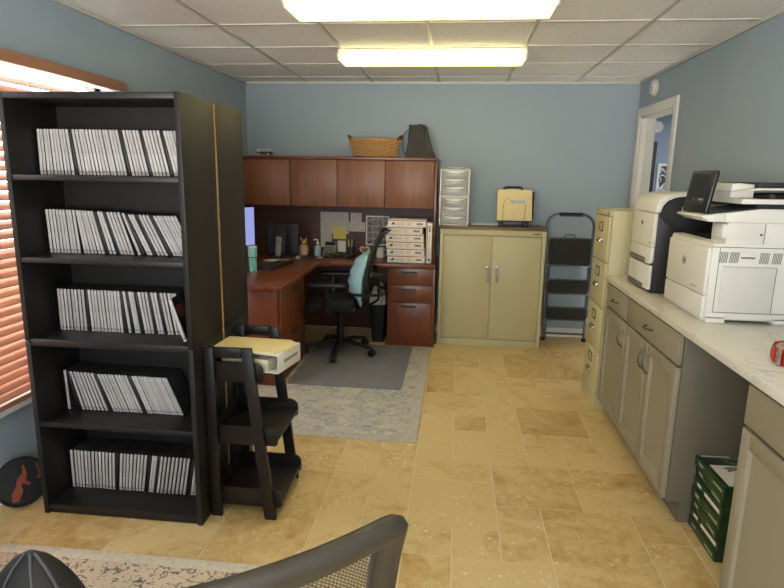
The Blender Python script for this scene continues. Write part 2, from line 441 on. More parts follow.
# ------------------------------------------------------------------ walls, ceiling, doorway, next room
T = .12
bm = B(); box(bm, XL - T, XR + T, YB, YB + T, -.05, ZC + .05); struct('wall_back', bm, M['wall'])
FX0, FX1, FZ0, FZ1 = -1.7, .9, .85, 2.1
bm = B()
box(bm, XL - T, FX0, YF - T, YF, -.05, ZC + .05); box(bm, FX1, XR + T, YF - T, YF, -.05, ZC + .05)
box(bm, FX0, FX1, YF - T, YF, -.05, FZ0); box(bm, FX0, FX1, YF - T, YF, FZ1, ZC + .05)
struct('wall_front', bm, M['wall'])
bm = B()
for q in ((FX0, FX0 + .05, FZ0, FZ1), (FX1 - .05, FX1, FZ0, FZ1), (FX0, FX1, FZ0, FZ0 + .05), (FX0, FX1, FZ1 - .05, FZ1), (-.425, -.375, FZ0, FZ1)):
    box(bm, q[0], q[1], YF - .1, YF - .05, q[2], q[3], b=.003)
added_win = struct('added_window', bm, M['white_trim'])  # unseen window added behind the camera to light bookcase fronts and ceiling
bm = B(); box(bm, FX0 + .04, FX1 - .04, YF - .078, YF - .074, FZ0 + .04, FZ1 - .04); fin('pane', bm, M['glass'], added_win)
WY0, WY1, WZ0, WZ1 = 1.75, 3.34, .45, 2.0
bm = B()
box(bm, XL - T, XL, YF, WY0, -.05, ZC + .05); box(bm, XL - T, XL, WY1, YB, -.05, ZC + .05)
box(bm, XL - T, XL, WY0, WY1, -.05, WZ0); box(bm, XL - T, XL, WY0, WY1, WZ1, ZC + .05)
struct('wall_left', bm, M['wall'])
DY0, DY1, DZ = 4.685, 5.50, 2.05
bm = B()
box(bm, XR, XR + T, YF, DY0, -.05, ZC + .05); box(bm, XR, XR + T, DY1, YB, -.05, ZC + .05); box(bm, XR, XR + T, DY0, DY1, DZ, ZC + .05)
struct('wall_right', bm, M['wall'])
bm = B(); box(bm, XL - T, XR + T, YF - T, YB + T, ZC, ZC + .05); struct('ceiling', bm, M['ceiling'])
bm = B()
for k in range(-3, 4):
    x = -.205 + .61 * k
    if XL < x < XR: box(bm, x - .012, x + .012, YF, YB, ZC - .006, ZC + .001, b=.001)
struct('trim_1', bm, M['tbar'])
bm = B()
for k in range(-6, 5):
    y = 2.89 + .61 * k
    if YF < y < YB: box(bm, XL, XR, y - .012, y + .012, ZC - .0055, ZC + .001, b=.001)
struct('trim_2', bm, M['tbar'])
bm = B()
box(bm, XL, XL + .02, YF, YB, ZC - .02, ZC, b=.001); box(bm, XR - .02, XR, YF, YB, ZC - .02, ZC, b=.001); box(bm, XL, XR, YB - .02, YB, ZC - .02, ZC, b=.001)
struct('trim_3', bm, M['tbar'])
bm = B(); box(bm, XL, XR, YB - .015, YB, 0, .09, b=.003); struct('baseboard_back', bm, M['white_trim'])
bm = B(); box(bm, XL, XL + .015, YF, YB - .016, 0, .09, b=.003); struct('baseboard_left', bm, M['white_trim'])
# doorway trim
bm = B()
box(bm, XR - .018, XR, DY0 - .07, DY0, 0, DZ + .07, b=.004); box(bm, XR - .018, XR, DY1, DY1 + .07, 0, DZ + .07, b=.004); box(bm, XR - .018, XR, DY0, DY1, DZ, DZ + .07, b=.004)
box(bm, XR, XR + T, DY0 - .001, DY0 + .015, 0, DZ, b=.002); box(bm, XR, XR + T, DY1 - .015, DY1 + .001, 0, DZ, b=.002); box(bm, XR, XR + T, DY0, DY1, DZ - .015, DZ + .001, b=.002)
box(bm, XR + .04, XR + .055, DY1 - .03, DY1 - .014, 0, DZ - .015, b=.002)
struct('door_1', bm, M['white_trim'])
# next room seen through the doorway
NX1, NY0, NY1 = 3.7, 3.6, 7.4
bm = B(); box(bm, XR + T, NX1, NY0, NY1, -.05, 0); struct('floor_next_room', bm, M['grout'])
bm = B(); box(bm, XR + T, NX1, NY0, NY1, ZC, ZC + .05); struct('ceiling_next_room', bm, M['ceiling'])
bm = B(); box(bm, XR + T, NX1, NY1, NY1 + T, -.05, ZC); struct('wall_next_room_back', bm, M['wall2'])
bm = B(); box(bm, NX1, NX1 + T, NY0, NY1, -.05, ZC); struct('wall_next_room_right', bm, M['wall2'])
bm = B(); box(bm, XR + T, NX1, NY0 - T, NY0, -.05, ZC); struct('wall_next_room_front', bm, M['wall2'])
bm = B(); box(bm, XR, XR + T, YB + T, NY1, -.05, ZC); struct('wall_next_room_left', bm, M['wall2'])

# ------------------------------------------------------------------ window, sill, blind
bm = B()
for y0, y1, z0, z1 in ((WY0, WY0 + .05, WZ0, WZ1), (WY1 - .05, WY1, WZ0, WZ1), (WY0, WY1, WZ0, WZ0 + .05), (WY0, WY1, WZ1 - .05, WZ1), (WY0, WY1, 1.24, 1.28)):
    box(bm, XL - .1, XL - .05, y0, y1, z0, z1, b=.003)
win = struct('window_1', bm, M['white_trim'])
bm = B(); box(bm, XL - .078, XL - .074, WY0 + .04, WY1 - .04, WZ0 + .04, WZ1 - .04); fin('pane', bm, M['glass'], win)
bm = B(); box(bm, XL - .04, XL + .05, WY0 - .05, WY1 + .06, WZ0 - .03, WZ0, b=.004); struct('trim_4', bm, M['white_trim'])
bl = thing('window_blind', 'orange-brown wooden slat blind over the left window behind the black bookcase', 'blind', (XL + .05, 2.6, WZ0))
P('valance', M['blind'], bl, (XL + .075, XL + .088, WY0, WY1 + .05, 1.968, 2.022), (XL, XL + .076, WY1 + .037, WY1 + .05, 1.968, 2.022), b=.003)
P('headrail', M['white_trim'], bl, (XL + .005, XL + .06, WY0, WY1 + .02, 1.968, 2.0), b=.002)
bm = B()
zz = WZ0 + .055
while zz < 1.945:
    a = radians(42)
    dx, dz = .0245 * cos(a), .0245 * sin(a); cx = XL + .035
    pts = [(cx - dx, zz + dz), (cx, zz + .003), (cx + dx, zz - dz), (cx + dx, zz - dz - .003), (cx, zz), (cx - dx, zz + dz - .003)]
    prism(bm, pts, 'y', WY0 + .01, WY1 - .02)
    zz += .0425
fin('slats', bm, M['blind'], bl, smooth=False)
P('bottom_rail', M['blind'], bl, (XL + .01, XL + .06, WY0 + .01, WY1 - .02, WZ0 + .004, WZ0 + .028), b=.004)
bm = B()
for y in (2.0, 2.6, 3.1):
    for dx in (.008, .062): cyl(bm, (XL + dx, y, WZ0 + .02), (XL + dx, y, 1.97), .0012, 6)
fin('ladder_cord', bm, M['paper'], bl)

# ------------------------------------------------------------------ fluorescent fixtures
def fixture(y0, y1, label):
    x0, x1 = -.845, .425; zt, zb = ZC - .006, ZC - .085; ym = (y0 + y1) / 2
    r = thing('fluorescent_fixture', label, 'ceiling light', ((x0 + x1) / 2, ym, zt), group='ceiling light fixtures')
    P('housing', M['white_trim'], r, (x0, x1, y0 + .075, y1 - .075, zt - .018, zt), b=.002)
    for xa in (x0, x1 - .012):
        bm = B(); prism(bm, [(y0 + .052, zt), (y0, zt - .05), (y0 + .037, zb), (y1 - .037, zb), (y1, zt - .05), (y1 - .052, zt)], 'x', xa, xa + .012, .002); fin('end_cap', bm, M['white_trim'], r)
    for yy in (ym - .07, ym + .07):
        bm = B(); cyl(bm, (x0 + .03, yy, zt - .05), (x1 - .03, yy, zt - .05), .0135, 10); fin('tube', bm, M['tube'], r)
    bm = B()
    prof = [(y0 + .055, zt - .004), (y0 + .004, zt - .05), (y0 + .04, zb + .003), (y1 - .04, zb + .003), (y1 - .004, zt - .05), (y1 - .055, zt - .004)]
    A = [bm.verts.new((x0 + .012, *p)) for p in prof]; C = [bm.verts.new((x1 - .012, *p)) for p in prof]
    for i in range(len(prof) - 1): bm.faces.new((A[i], A[i + 1], C[i + 1], C[i]))
    fin('diffuser', bm, M['diffuser'], r, smooth=False)
fixture(4.09, 4.42, 'lit fluorescent ceiling fixture nearest the back wall')

fixture(2.83, 3.16, 'lit fluorescent ceiling fixture cut off by the top of the photo')

# ------------------------------------------------------------------ rugs and chair mat
def rug(name, x0, x1, y0, y1, bd, h, m1, m2, label, cat):
    r = thing(name, label, cat, ((x0 + x1) / 2, (y0 + y1) / 2, 0))
    P('field', m1, r, (x0 + bd, x1 - bd, y0 + bd, y1 - bd, 0, h), b=.001)
    bm = B()
    for q in ((x0, x1, y0, y0 + bd), (x0, x1, y1 - bd, y1), (x0, x0 + bd, y0 + bd, y1 - bd), (x1 - bd, x1, y0 + bd, y1 - bd)): box(bm, *q, 0, h + .0005, b=.001)
    fin('border', bm, m2, r)
    return r
rug('area_rug', -1.70, -.18, 3.11, 5.02, .07, .008, M['rug1'], M['rug1b'], 'faded blue-grey area rug under the desk chair and grey mat', 'rug')
rug('area_rug', -1.93, -.50,   .1, 1.955, .055, .008, M['rug2'], M['rug2b'], 'tan and navy floral rug with cream border in front of the bookcase', 'rug')
bm = B(); prism(bm, rrect(-1.19, -.345, 3.92, 5.0, .03), 'z', .009, .013, .001)
single('chair_mat', bm, M['mat'], 'flat grey chair mat lying on the blue-grey rug under the desk chair', 'mat', (-.77, 4.46, .009))

# ------------------------------------------------------------------ bookcases
def bookcase(y0, y1, back_y, label, shelves):
    x0, x1 = -1.793, -1.052; t = .022
    r = thing('bookcase', label, 'bookcase', ((x0 + x1) / 2, (y0 + y1) / 2, 0))
    for xa, xb in ((x0, x0 + t), (x1 - t, x1)):
        bm = B(); box(bm, xa, xb, y0, y1, 0, .803, b=.0015); box(bm, xa, xb, y0, y1,   .806, 1.812, b=.0015); fin('side_panel', bm, M['blackwood'], r)
    P('top_panel', M['blackwood_h'], r, (x0 + t, x1 - t, y0, y1, 1.787, 1.811), b=.0015)
    fy = y0 if back_y > y0 else y1
    for z in shelves:
        P('shelf', M['blackwood_h'], r, (x0 + t + .001, x1 - t - .001, min(fy, back_y) + .003, max(fy, back_y) - .003, z - (.03 if abs(z - .815) < .02 else .021), z), b=.0015)
    P('plinth', M['blackwood_h'], r, (x0 + t, x1 - t, (y0 + .012 if fy == y0 else y1 - .03), (y0 + .03 if fy == y0 else y1 - .012), 0, shelves[-1] - .022), b=.001)
    a = back_y if back_y > y0 + .1 else y0 - .012
    P('back_panel', M['hardboard'], r, (x0 + .002, x1 - .003, y1 if fy == y0 else y0 - .011, y1 + .010 if fy == y0 else y0,   .02, 1.808), b=0, label='raw tan fibreboard back edge')
    P('back_lining', M['blackwood'], r, (x0 + t, x1 - t, (y1 - .004 if fy == y0 else y0), (y1 if fy == y0 else y0 + .004),   .02, 1.787), b=0)
    return r
bookcase(2.182, 2.495, 2.495, 'tall black bookcase facing the room with white and black cases on its shelves', [1.495, 1.162, .815, .438, .045])
bookcase(2.518, 2.83, 2.518, 'tall black bookcase standing back to back behind the case-filled one', [1.495, 1.162, .815, .438, .045])

def case_mesh(m, name, t=.0123):
    bm = B(); box(bm, 0, t, 0, .135, 0, .188, b=.0032, seg=2)
    bmesh.ops.recalc_face_normals(bm, faces=bm.faces[:])
    me = bpy.data.meshes.new(name); bm.to_mesh(me); bm.free(); me.materials.append(m); me.materials.append(M['case_cover'])
    for pl in me.polygons: pl.material_index = 0 if pl.center.y < .006 else 1
    me.polygons.foreach_set('use_smooth', [True] * len(me.polygons)); me.set_sharp_from_angle(angle=.9); return me
CW, CB = case_mesh(M['case_white'], 'disc_case'), case_mesh(M['case_black'], 'disc_case_dark')
RUNS = [
(1.495, 'top shelf', [(10, 'W', -1.76, -1.601, -0.01, 0.09), (1, 'B', -1.599, -1.582, 0.1, 0.11), (14, 'W', -1.582, -1.367, 0.11, 0.16), (1, 'B', -1.365, -1.35, 0.16, 0.17), (5, 'W', -1.349, -1.273, 0.17, 0.19), (1, 'B', -1.272, -1.257, 0.19, 0.2), (5, 'W', -1.257, -1.181, 0.2, 0.2), (1, 'B', -1.18, -1.166, 0.2, 0.22), (6, 'W', -1.166, -1.078, 0.22, 0.22)]),
(1.162, 'second shelf', [(9, 'W', -1.751, -1.606, 0.03, 0.07), (6, 'W', -1.595, -1.496, 0.13, 0.24), (1, 'B', -1.494, -1.478, 0.24, 0.25), (2, 'W', -1.478, -1.442, 0.24, 0.3), (1, 'B', -1.441, -1.426, 0.3, 0.29), (4, 'W', -1.427, -1.363, 0.29, 0.29), (1, 'W', -1.348, -1.333, 0.35, 0.36), (1, 'B', -1.33, -1.314, 0.38, 0.4), (2, 'W', -1.311, -1.279, 0.42, 0.41), (1, 'B', -1.277, -1.261, 0.41, 0.43), (3, 'W', -1.261, -1.209, 0.43, 0.43), (1, 'B', -1.208, -1.189, 0.43, 0.46), (8, 'W', -1.188, -1.07, 0.46, 0.44)]),
(.815, 'middle shelf', [(8, 'W', -1.741, -1.609, 0.0, 0.01), (1, 'B', -1.608, -1.592, 0.02, 0.03), (10, 'W', -1.592, -1.438, 0.03, 0.04), (1, 'B', -1.438, -1.421, 0.07, 0.09), (1, 'W', -1.42, -1.407, 0.09, 0.09), (1, 'B', -1.407, -1.389, 0.08, 0.12), (2, 'W', -1.39, -1.359, 0.11, 0.11), (1, 'B', -1.358, -1.342, 0.11, 0.13), (3, 'W', -1.342, -1.298, 0.13, 0.11), (1, 'B', -1.298, -1.282, 0.12, 0.14), (2, 'W', -1.281, -1.253, 0.14, 0.13), (1, 'B', -1.252, -1.238, 0.13, 0.14), (2, 'W', -1.238, -1.208, 0.15, 0.14), (3, 'W', -1.201, -1.158, 0.16, 0.17)]),
(.438, 'fourth shelf', [(1, 'W', -1.743, -1.727, 0.03, 0.03), (1, 'B', -1.696, -1.675, 0.22, 0.23), (7, 'W', -1.671, -1.541, 0.26, 0.33), (1, 'B', -1.54, -1.521, 0.33, 0.35), (9, 'W', -1.519, -1.376, 0.36, 0.36), (1, 'B', -1.375, -1.357, 0.36, 0.37), (12, 'W', -1.356, -1.183, 0.37, 0.39)]),
(.045, 'bottom shelf', [(13, 'W', -1.758, -1.543, -0.01, -0.08), (1, 'B', -1.543, -1.526, -0.08, -0.09), (8, 'W', -1.527, -1.401, -0.1, -0.16), (1, 'B', -1.397, -1.383, -0.16, -0.17), (2, 'W', -1.383, -1.358, -0.17, -0.18), (1, 'B', -1.357, -1.344, -0.18, -0.18), (8, 'W', -1.343, -1.196, -0.18, -0.18), (1, 'B', -1.194, -1.178, -0.18, -0.17), (3, 'W', -1.178, -1.136, -0.17, -0.15)])]
ORD = 'first second third fourth fifth sixth seventh eighth ninth tenth eleventh twelfth thirteenth fourteenth'.split()
hC, tC = .188, .0126
for z, sh, runs in RUNS:
    px, pa = None, 0; wr = br_ = 0
    for n, c, xa, xb, la, lb in runs:
        if c == 'W': wr += 1
        else: br_ += 1
        for k in range(n):
            f = k / n; x = xa + (xb - xa) * f; a = la + (lb - la) * f
            if px is not None:
                # keep clear of the case on the left, at the foot and at the head
                need = px + tC / cos(pa)
                need2 = px + tC / cos(pa) - hC * cos(a) * math.tan(pa) + hC * sin(a)
                x = max(x, need + .0002, need2 + .0002)
            if x + tC / cos(a) - min(0, a) * .12 > -1.0755: break
            o = bpy.data.objects.new('disc_case', CW if c == 'W' else CB); COL.objects.link(o)
            o.location = (x, 2.335 + random.uniform(-.0015, .0025), z + max(0, -tC * sin(a)) + .0003); o.rotation_euler = (0, -a, 0)
            lab = ('white-spined disc case, %s of the %s white run on the bookcase %s' % (ORD[k], ORD[wr - 1], sh)) if c == 'W' else \
                  ('black disc case, %s dark divider between white runs on the bookcase %s' % (ORD[br_ - 1], sh))
            tag(o, lab, 'disc case', 'disc cases on the ' + sh)
            px, pa = x, a
# the case that has slid out and leans at the right end of the middle shelf
t = thing('disc_case', 'disc case with dark picture cover leaning out at the middle shelf right end', 'disc case', (-1.118, 2.24, .8155), rot=(0, -.30, .12), group='disc cases on the middle shelf')
P('spine', M['case_white'], t, (0, .0131, 0, .012, 0, .188), b=.002, local=True)
P('cover', M['case_black'], t, (.0005, .0126, .012, .12, 0, .188), b=.001, local=True)
P('cover_picture', M['orange'], t, (.0126, .0129, .03, .09, .10, .155), b=0, local=True)

# ------------------------------------------------------------------ ladder shelf
lad = thing('ladder_shelf', 'small espresso ladder shelf with three trays beside the black bookcase', 'shelf', (-.9, 2.46, 0))
for ya in (2.265, 2.635):
    bm = B()
    prism(bm, [(-1.045, 0), (-.998, 0), (-1.005, .79), (-1.045, .79)], 'y', ya, ya + .022, .002)
    fin('rear_leg', bm, M['espresso'], lad)
    bm = B(); prism(bm, [(-.800, 0), (-.748, 0), (-.838, .79), (-.885, .79)], 'y', ya, ya + .022, .002); fin('front_leg', bm, M['espresso'], lad)
    bm = B(); box(bm, -1.004, -.884, ya + .002, ya + .02, .745, .79, b=.001); fin('top_rail', bm, M['espresso'], lad)
for z, xf in ((.655, -.795), (.365, -.74), (.07, -.728)):
    bm = B(); box(bm, -1.04, xf, 2.289, 2.633, z, z + .016, b=.001); tr = fin('tray', bm, M['espresso'], lad)
    for ya in (2.2875, 2.623):
        bm = B(); prism(bm, [(-1.04, z - .02), (xf - .012, z - .02)] + arc(xf - .012, z - .008, .012, 270, 360, 4) + arc(xf - .04, z + .026, .04, 0, 90, 6) + [(-1.04, z + .066)], 'y', ya, ya + .012, .001)
        fin('side_rim', bm, M['espresso'], tr)
    P('back_rim', M['espresso'], tr, (-1.043, -1.03, 2.30, 2.622, z + .016, z + (.066 if z < .6 else .10)), b=.001)
# binder and envelopes on its top tray
bd = thing('ring_binder', 'white ring binder lying on the top tray of the ladder shelf', 'binder', (-.862, 2.435, .6725), rz=radians(-11))
P('cover', M['white'], bd, (-.14, .15, -.105, .11, 0, .003), (-.14, .15, -.105, .11, .079, .082), b=.001, local=True)
P('spine', M['white'], bd, (.1485, .152, -.105, .11, 0, .082), b=.001, local=True)
P('spine_label', M['print_grey'], bd, (.1521, .1524, -.05, .08, .035, .05), b=0, local=True)
P('pages', M['typed_bin'], bd, (-.13, .10, -.098, .10, .004, .055), b=.001, local=True)
for y in (-.07, 0, .07):
    bm = B(); tube(bm, [(.115 + .025 * cos(q), y, .035 + .03 * sin(q)) for q in [2 * pi * k / 12 for k in range(12)]], .0015, 6, True); fin('ring', bm, M['chrome'], bd, True)
e1 = thing('manila_envelope', 'manila envelope lying on top of the white binder', 'envelope', (-.885, 2.445, .755), rz=radians(-3))
P('body', M['manila'], e1, (-.165, .14, -.105, .10, 0, .004), b=.001, local=True)
bm = B(); prism(bm, [(.139, -.10), (.139, .095), (.17, .07), (.185, 0), (.17, -.07)], 'z', .001, .004); fin('flap', bm, M['manila'], e1, True)

# ------------------------------------------------------------------ round tray by the window
dk = thing('round_tray', 'round black tray with orange design leaning between wall and bookcase', 'tray', (-1.935, 2.235, .0), rot=(0, 0, radians(-32)))
tilt = Matrix.Rotation(radians(-16), 4, 'Y') @ Matrix.Rotation(pi / 2, 4, 'Y')
def dpart(name, bm, m, par=dk):
    bm.transform(Matrix.Translation((0, 0, .114)) @ tilt @ Matrix.Diagonal((.93, .93, 1, 1))); return fin(name, bm, m, par, True)
bm = B(); lathe(bm, [(.005, 0), (.108, 0), (.114, .013), (.120, .013), (.122, .008), (.116, -.006), (.005, -.006)], n=40); dpart('plate', bm, M['dark_plastic'])
bm = B()
prism(bm, [(.085, -.055), (.09, -.025), (.045, .0), (.02, -.005), (-.005, .02), (-.03, .03), (-.075, .025), (-.075, .015), (-.04, .012), (-.02, -.015), (.02, -.03), (.045, -.05)], 'z', .001, .0016)
prism(bm, [(-.07, .075), (-.065, .082), (.0, .09), (.015, .075), (.005, .065), (-.01, .08)], 'z', .001, .0016)
prism(bm, [(-.02, -.01), (.02, .04), (.03, .03), (-.01, -.02)], 'z', .001, .0016)
dpart('design', bm, M['orange'])

# ------------------------------------------------------------------ L desk with hutch
dsk = thing('corner_desk', 'cherry wood L-shaped desk with drawers along the back wall', 'desk', (-1.1, 5.3, 0))
DX0, DX1 = -2.02, -.165; DZ0, DZ1 = .718, .75
P('desktop', M['cherry_h'], dsk, (DX0, DX1, 5.015, 5.60, DZ0, DZ1), b=.003)
bm = B(); box(bm, DX0, -1.175, 3.82, 5.0148, DZ0, DZ1, b=.003); fin('return_top', bm, M['cherry'], dsk)
bm = B(); prism(bm, [(-1.176, 4.93), (-1.10, 5.016), (-1.176, 5.016)], 'z', DZ0 + .0005, DZ1 - .0005); fin('corner_fillet', bm, M['cherry_h'], dsk)
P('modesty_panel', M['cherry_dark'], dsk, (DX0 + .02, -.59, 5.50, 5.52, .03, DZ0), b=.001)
P('end_panel', M['cherry'], dsk, (-.185, -.165, 5.03, 5.60, 0, DZ0), b=.001)
P('pedestal', M['cherry'], dsk, (-.585, -.186, 5.05, 5.55, .0, DZ0), b=.001)
for z0, z1, hz in ((.565, .712, .675), (.408, .56, .52), (.055, .403, .37)):
    d = P('drawer', M['cherry'], dsk, (-.582, -.188, 5.03, 5.049, z0, z1), b=.002)
    bm = B(); prism(bm, [(5.029, hz - .012), (5.008, hz - .006), (5.008, hz + .006), (5.029, hz + .010)], 'x', -.455, -.325, .002); fin('handle', bm, M['pewter'], d)
    if z0 > .5:
        bm = B(); cyl(bm, (-.225, 5.0295, hz + .005), (-.225, 5.024, hz + .005), .008, 14); fin('lock', bm, M['pewter'], d)
# return pedestal
P('pedestal', M['cherry'], dsk, (-1.80, -1.225, 3.87, 4.54, .0095, DZ0), b=.001)
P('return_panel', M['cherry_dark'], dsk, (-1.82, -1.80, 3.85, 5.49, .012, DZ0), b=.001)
for z0, z1, hz in ((.385, .70, .66), (.05, .38, .34)):
    d = P('drawer', M['cherry'], dsk, (-1.224, -1.205, 3.885, 4.53, z0, z1), b=.002)
    bm = B(); prism(bm, [(-1.206, hz - .012), (-1.184, hz - .006), (-1.184, hz + .006), (-1.206, hz + .010)], 'y', 4.14, 4.28, .002); fin('handle', bm, M['pewter'], d)
hu = thing('desk_hutch', 'cherry wood hutch with four doors standing on the desk against the wall', 'hutch', (-1.1, 5.42, .75))
P('top_panel', M['cherry_h'], hu, (-2.01, -.175, 5.22, 5.61, 1.645, 1.668), b=.002)
for xa in (-2.005, -.203): P('side_panel', M['cherry'], hu, (xa, xa + .022, 5.243, 5.605, .7505, 1.645), b=.001)
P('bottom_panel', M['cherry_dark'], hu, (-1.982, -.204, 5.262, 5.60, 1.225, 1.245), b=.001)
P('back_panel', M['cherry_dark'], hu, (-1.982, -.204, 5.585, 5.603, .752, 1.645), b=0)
xs = [-1.98, -1.518, -1.080, -.645, -.206]
for a, c in zip(xs, xs[1:]): P('door', M['cherry_door'], hu, (a + .0025, c - .0025, 5.242, 5.261, 1.227, 1.642), b=.0015)

# papers on the hutch back
def sheet(name, x0, x1, z0, z1, y, m, label, cat='paper', group=None, th=.0015):
    bm = B(); box(bm, x0, x1, y - th, y, z0, z1); return single(name, bm, m, label, cat, ((x0 + x1) / 2, y, z0), group)
sheet('typed_sheet', -1.314, -1.036, .945, 1.155, 5.584, M['typed'], 'wide typed sheet pinned to the hutch back behind the yellow note', group='papers pinned on the hutch')
sheet('typed_sheet', -1.314, -1.205, .812, .944, 5.584, M['typed'], 'lower typed sheet above the soap bottle on the hutch back', group='papers pinned on the hutch')
sheet('typed_sheet', -1.018, -.909, 1.064, 1.152, 5.584, M['typed'], 'small typed card pinned at the top between sheet and photo collage', group='papers pinned on the hutch')
sheet('typed_sheet', -1.034, -.873, .972, 1.0635, 5.584, M['typed'], 'small typed slip pinned just below the small card', group='papers pinned on the hutch')
sheet('sticky_note', -1.193, -1.062, .894, 1.02, 5.5822, M['yellow'], 'yellow note stuck over the wide typed sheet', 'note', 'papers pinned on the hutch')
sheet('note_card', -1.145, -1.066, .7665, .878, 5.584, M['paper'], 'cream note card propped behind the calculator', 'note', 'papers pinned on the hutch')
cg = thing('photo_collage', 'framed collage of small dark photos on the hutch beside the carton stack', 'picture', (-.75, 5.583, .843))
P('mount', M['paper'], cg, (-.866, -.638, 5.579, 5.5845, .843, 1.128), b=.0005)
P('photo_grid', M['collage'], cg, (-.854, -.650, 5.5775, 5.5788, .856, 1.115), b=0)

# ------------------------------------------------------------------ things on the desk
mo = thing('computer_monitor', 'lit blue monitor on the desk return half hidden by bookcase', 'monitor', (-1.80, 4.45, .75), rz=radians(58))
P('stand_foot', M['black_plastic'], mo, (-.11, .11, -.08, .10, 0, .012), b=.004, local=True)
P('stand_neck', M['black_plastic'], mo, (-.025, .025, .03, .05, .01, .28), b=.004, local=True)
P('housing', M['black_plastic'], mo, (-.27, .27, -.005, .03, .165, .50), b=.006, local=True)
P('screen', M['screen_on'], mo, (-.258, .258, -.0065, -.0045, .18, .488), b=0, local=True)
m2 = thing('computer_monitor', 'switched-off black monitor standing on the desk under the hutch', 'monitor', (-1.615, 5.32, .75), rz=radians(4))
P('stand_foot', M['black_plastic'], m2, (-.10, .10, -.07, .09, 0, .01), b=.004, local=True)
P('housing', M['black_plastic'], m2, (-.148, .148, -.012, .02, .012, .30), b=.006, local=True)
P('stand_neck', M['black_plastic'], m2, (-.03, .03, .02, .04, .01, .20), b=.004, local=True)
P('screen', M['screen_off'], m2, (-.138, .138, -.0135, -.0115, .024, .288), b=0, local=True)
tb = thing('tumbler', 'teal lidded tumbler on the desk return beside the lit monitor', 'cup', (-1.588, 4.41, .75))
bm = B(); lathe(bm, [(.027, 0), (.030, .004), (.031, .1), (.036, .108), (.037, .115), (.037, .19), (.035, .19)], -1.588, 4.41, 28); bm.transform(Matrix.Translation((0, 0, .75))); fin('body', bm, M['teal'], tb)
bm = B(); lathe(bm, [(.0372, .112), (.0378, .113), (.0378, .117), (.0372, .118)], -1.588, 4.41, 28); bm.transform(Matrix.Translation((0, 0, .75))); fin('band', bm, M['dark_plastic'], tb)
bm = B(); lathe(bm, [(.037, .19), (.038, .193), (.036, .2), (.01, .203)], -1.588, 4.41, 28); bm.transform(Matrix.Translation((0, 0, .75))); fin('lid', bm, M['white'], tb)
kb = thing('keyboard', 'black keyboard lying on the desk return beside the teal tumbler', 'keyboard', (-1.50, 4.70, .75), rz=radians(80))
P('body', M['black_plastic'], kb, (-.21, .21, -.075, .075, 0, .016), b=.004, local=True)
bm = B()
for r in range(5):
    for c in range(14): box(bm, -.20 + c * .0286, -.176 + c * .0286, -.062 + r * .026, -.040 + r * .026, .016, .021, b=.002, seg=1)
fin('keys', bm, M['dark_plastic'], kb, True)
ph = thing('cordless_phone', 'silver and black cordless handset upright in its cradle before the black monitor', 'phone', (-1.60, 5.12, .75), rz=radians(-8))
bm = B(); prism(bm, [(-.045, 0), (.045, 0), (.045, .018), (.0, .03), (-.045, .034)], 'x', -.04, .04, .004); fin('cradle', bm, M['black_plastic'], ph, True)
bm = B(); prism(bm, [(-.022, .02), (.004, .022), (.028, .185), (.024, .2), (.006, .2), (.0, .185)], 'x', -.024, .024, .006); hs = fin('handset', bm, M['calc'], ph, True)
P('display', M['screen_off'], hs, (-.016, .016, -.0035, -.001, .13, .165), b=0, local=True)
bm = B()
for r in range(4):
    for c in range(3): box(bm, -.016 + c * .012, -.008 + c * .012, -.016 + r * .005 - .001, -.006 + r * .005, .05 + r * .018, .06 + r * .018, b=.001, seg=1)
fin('keypad', bm, M['dark_plastic'], hs, True)
bm = B(); box(bm, -1.69, -1.48, 4.96, 5.07, .7505, .754, b=.001); single('notepaper', bm, M['paper'], 'white sheet of paper on the desk in front of the black monitor', 'paper', (-1.58, 5.0, .7505))
ms = thing('computer_mouse', 'grey computer mouse on the desk right of the phone', 'mouse', (-1.42, 5.13, .75), rz=.5)
bm = B(); ball(bm, (0, 0, .012), .05, (.62, 1, .42)); bmesh.ops.bisect_plane(bm, geom=bm.verts[:] + bm.edges[:] + bm.faces[:], plane_co=(0, 0, .001), plane_no=(0, 0, -1), clear_outer=True); bmesh.ops.holes_fill(bm, edges=bm.edges[:]); bo = fin('shell', bm, M['calc'], ms, True)
P('wheel', M['dark_plastic'], bo, (-.004, .004, .02, .032, .026, .034), b=.001, local=True)
bm = B(); box(bm, -1.46, -1.19, 5.17, 5.30, .7505, .756, b=.002); single('desk_pad', bm, M['case_black'], 'thin dark desk pad before the pink jar and soap bottle', 'desk pad', (-1.32, 5.23, .7505))
ow = thing('ceramic_jar', 'pink and gold jar with two peaked ears on the desk', 'jar', (-1.437, 5.40, .75))
bm = B(); lathe(bm, [(.03, 0), (.042, .01), (.048, .05), (.044, .08), (.034, .1), (.03, .105)], -1.437, 5.40); bm.transform(Matrix.Translation((0, 0, .75))); fin('body', bm, M['pink'], ow)
bm = B(); lathe(bm, [(.032, .105), (.036, .115), (.032, .135), (.02, .148), (.006, .15)], -1.437, 5.40); [tube(bm, [(-1.437 + s * .02, 5.40, .135), (-1.437 + s * .03, 5.40, .178)], [.012, .002], 8) for s in (-1, 1)]; bm.transform(Matrix.Translation((0, 0, .75))); fin('lid', bm, M['gold'], ow)
so = thing('soap_dispenser', 'clear blue pump soap bottle on the desk below the typed sheet', 'soap dispenser', (-1.306, 5.42, .75))
bm = B(); lathe(bm, [(.032, 0), (.035, .004), (.035, .07), (.03, .09), (.013, .1), (.013, .112)], -1.306, 5.42); bm.transform(Matrix.Translation((0, 0, .75))); fin('bottle', bm, M['soap'], so)
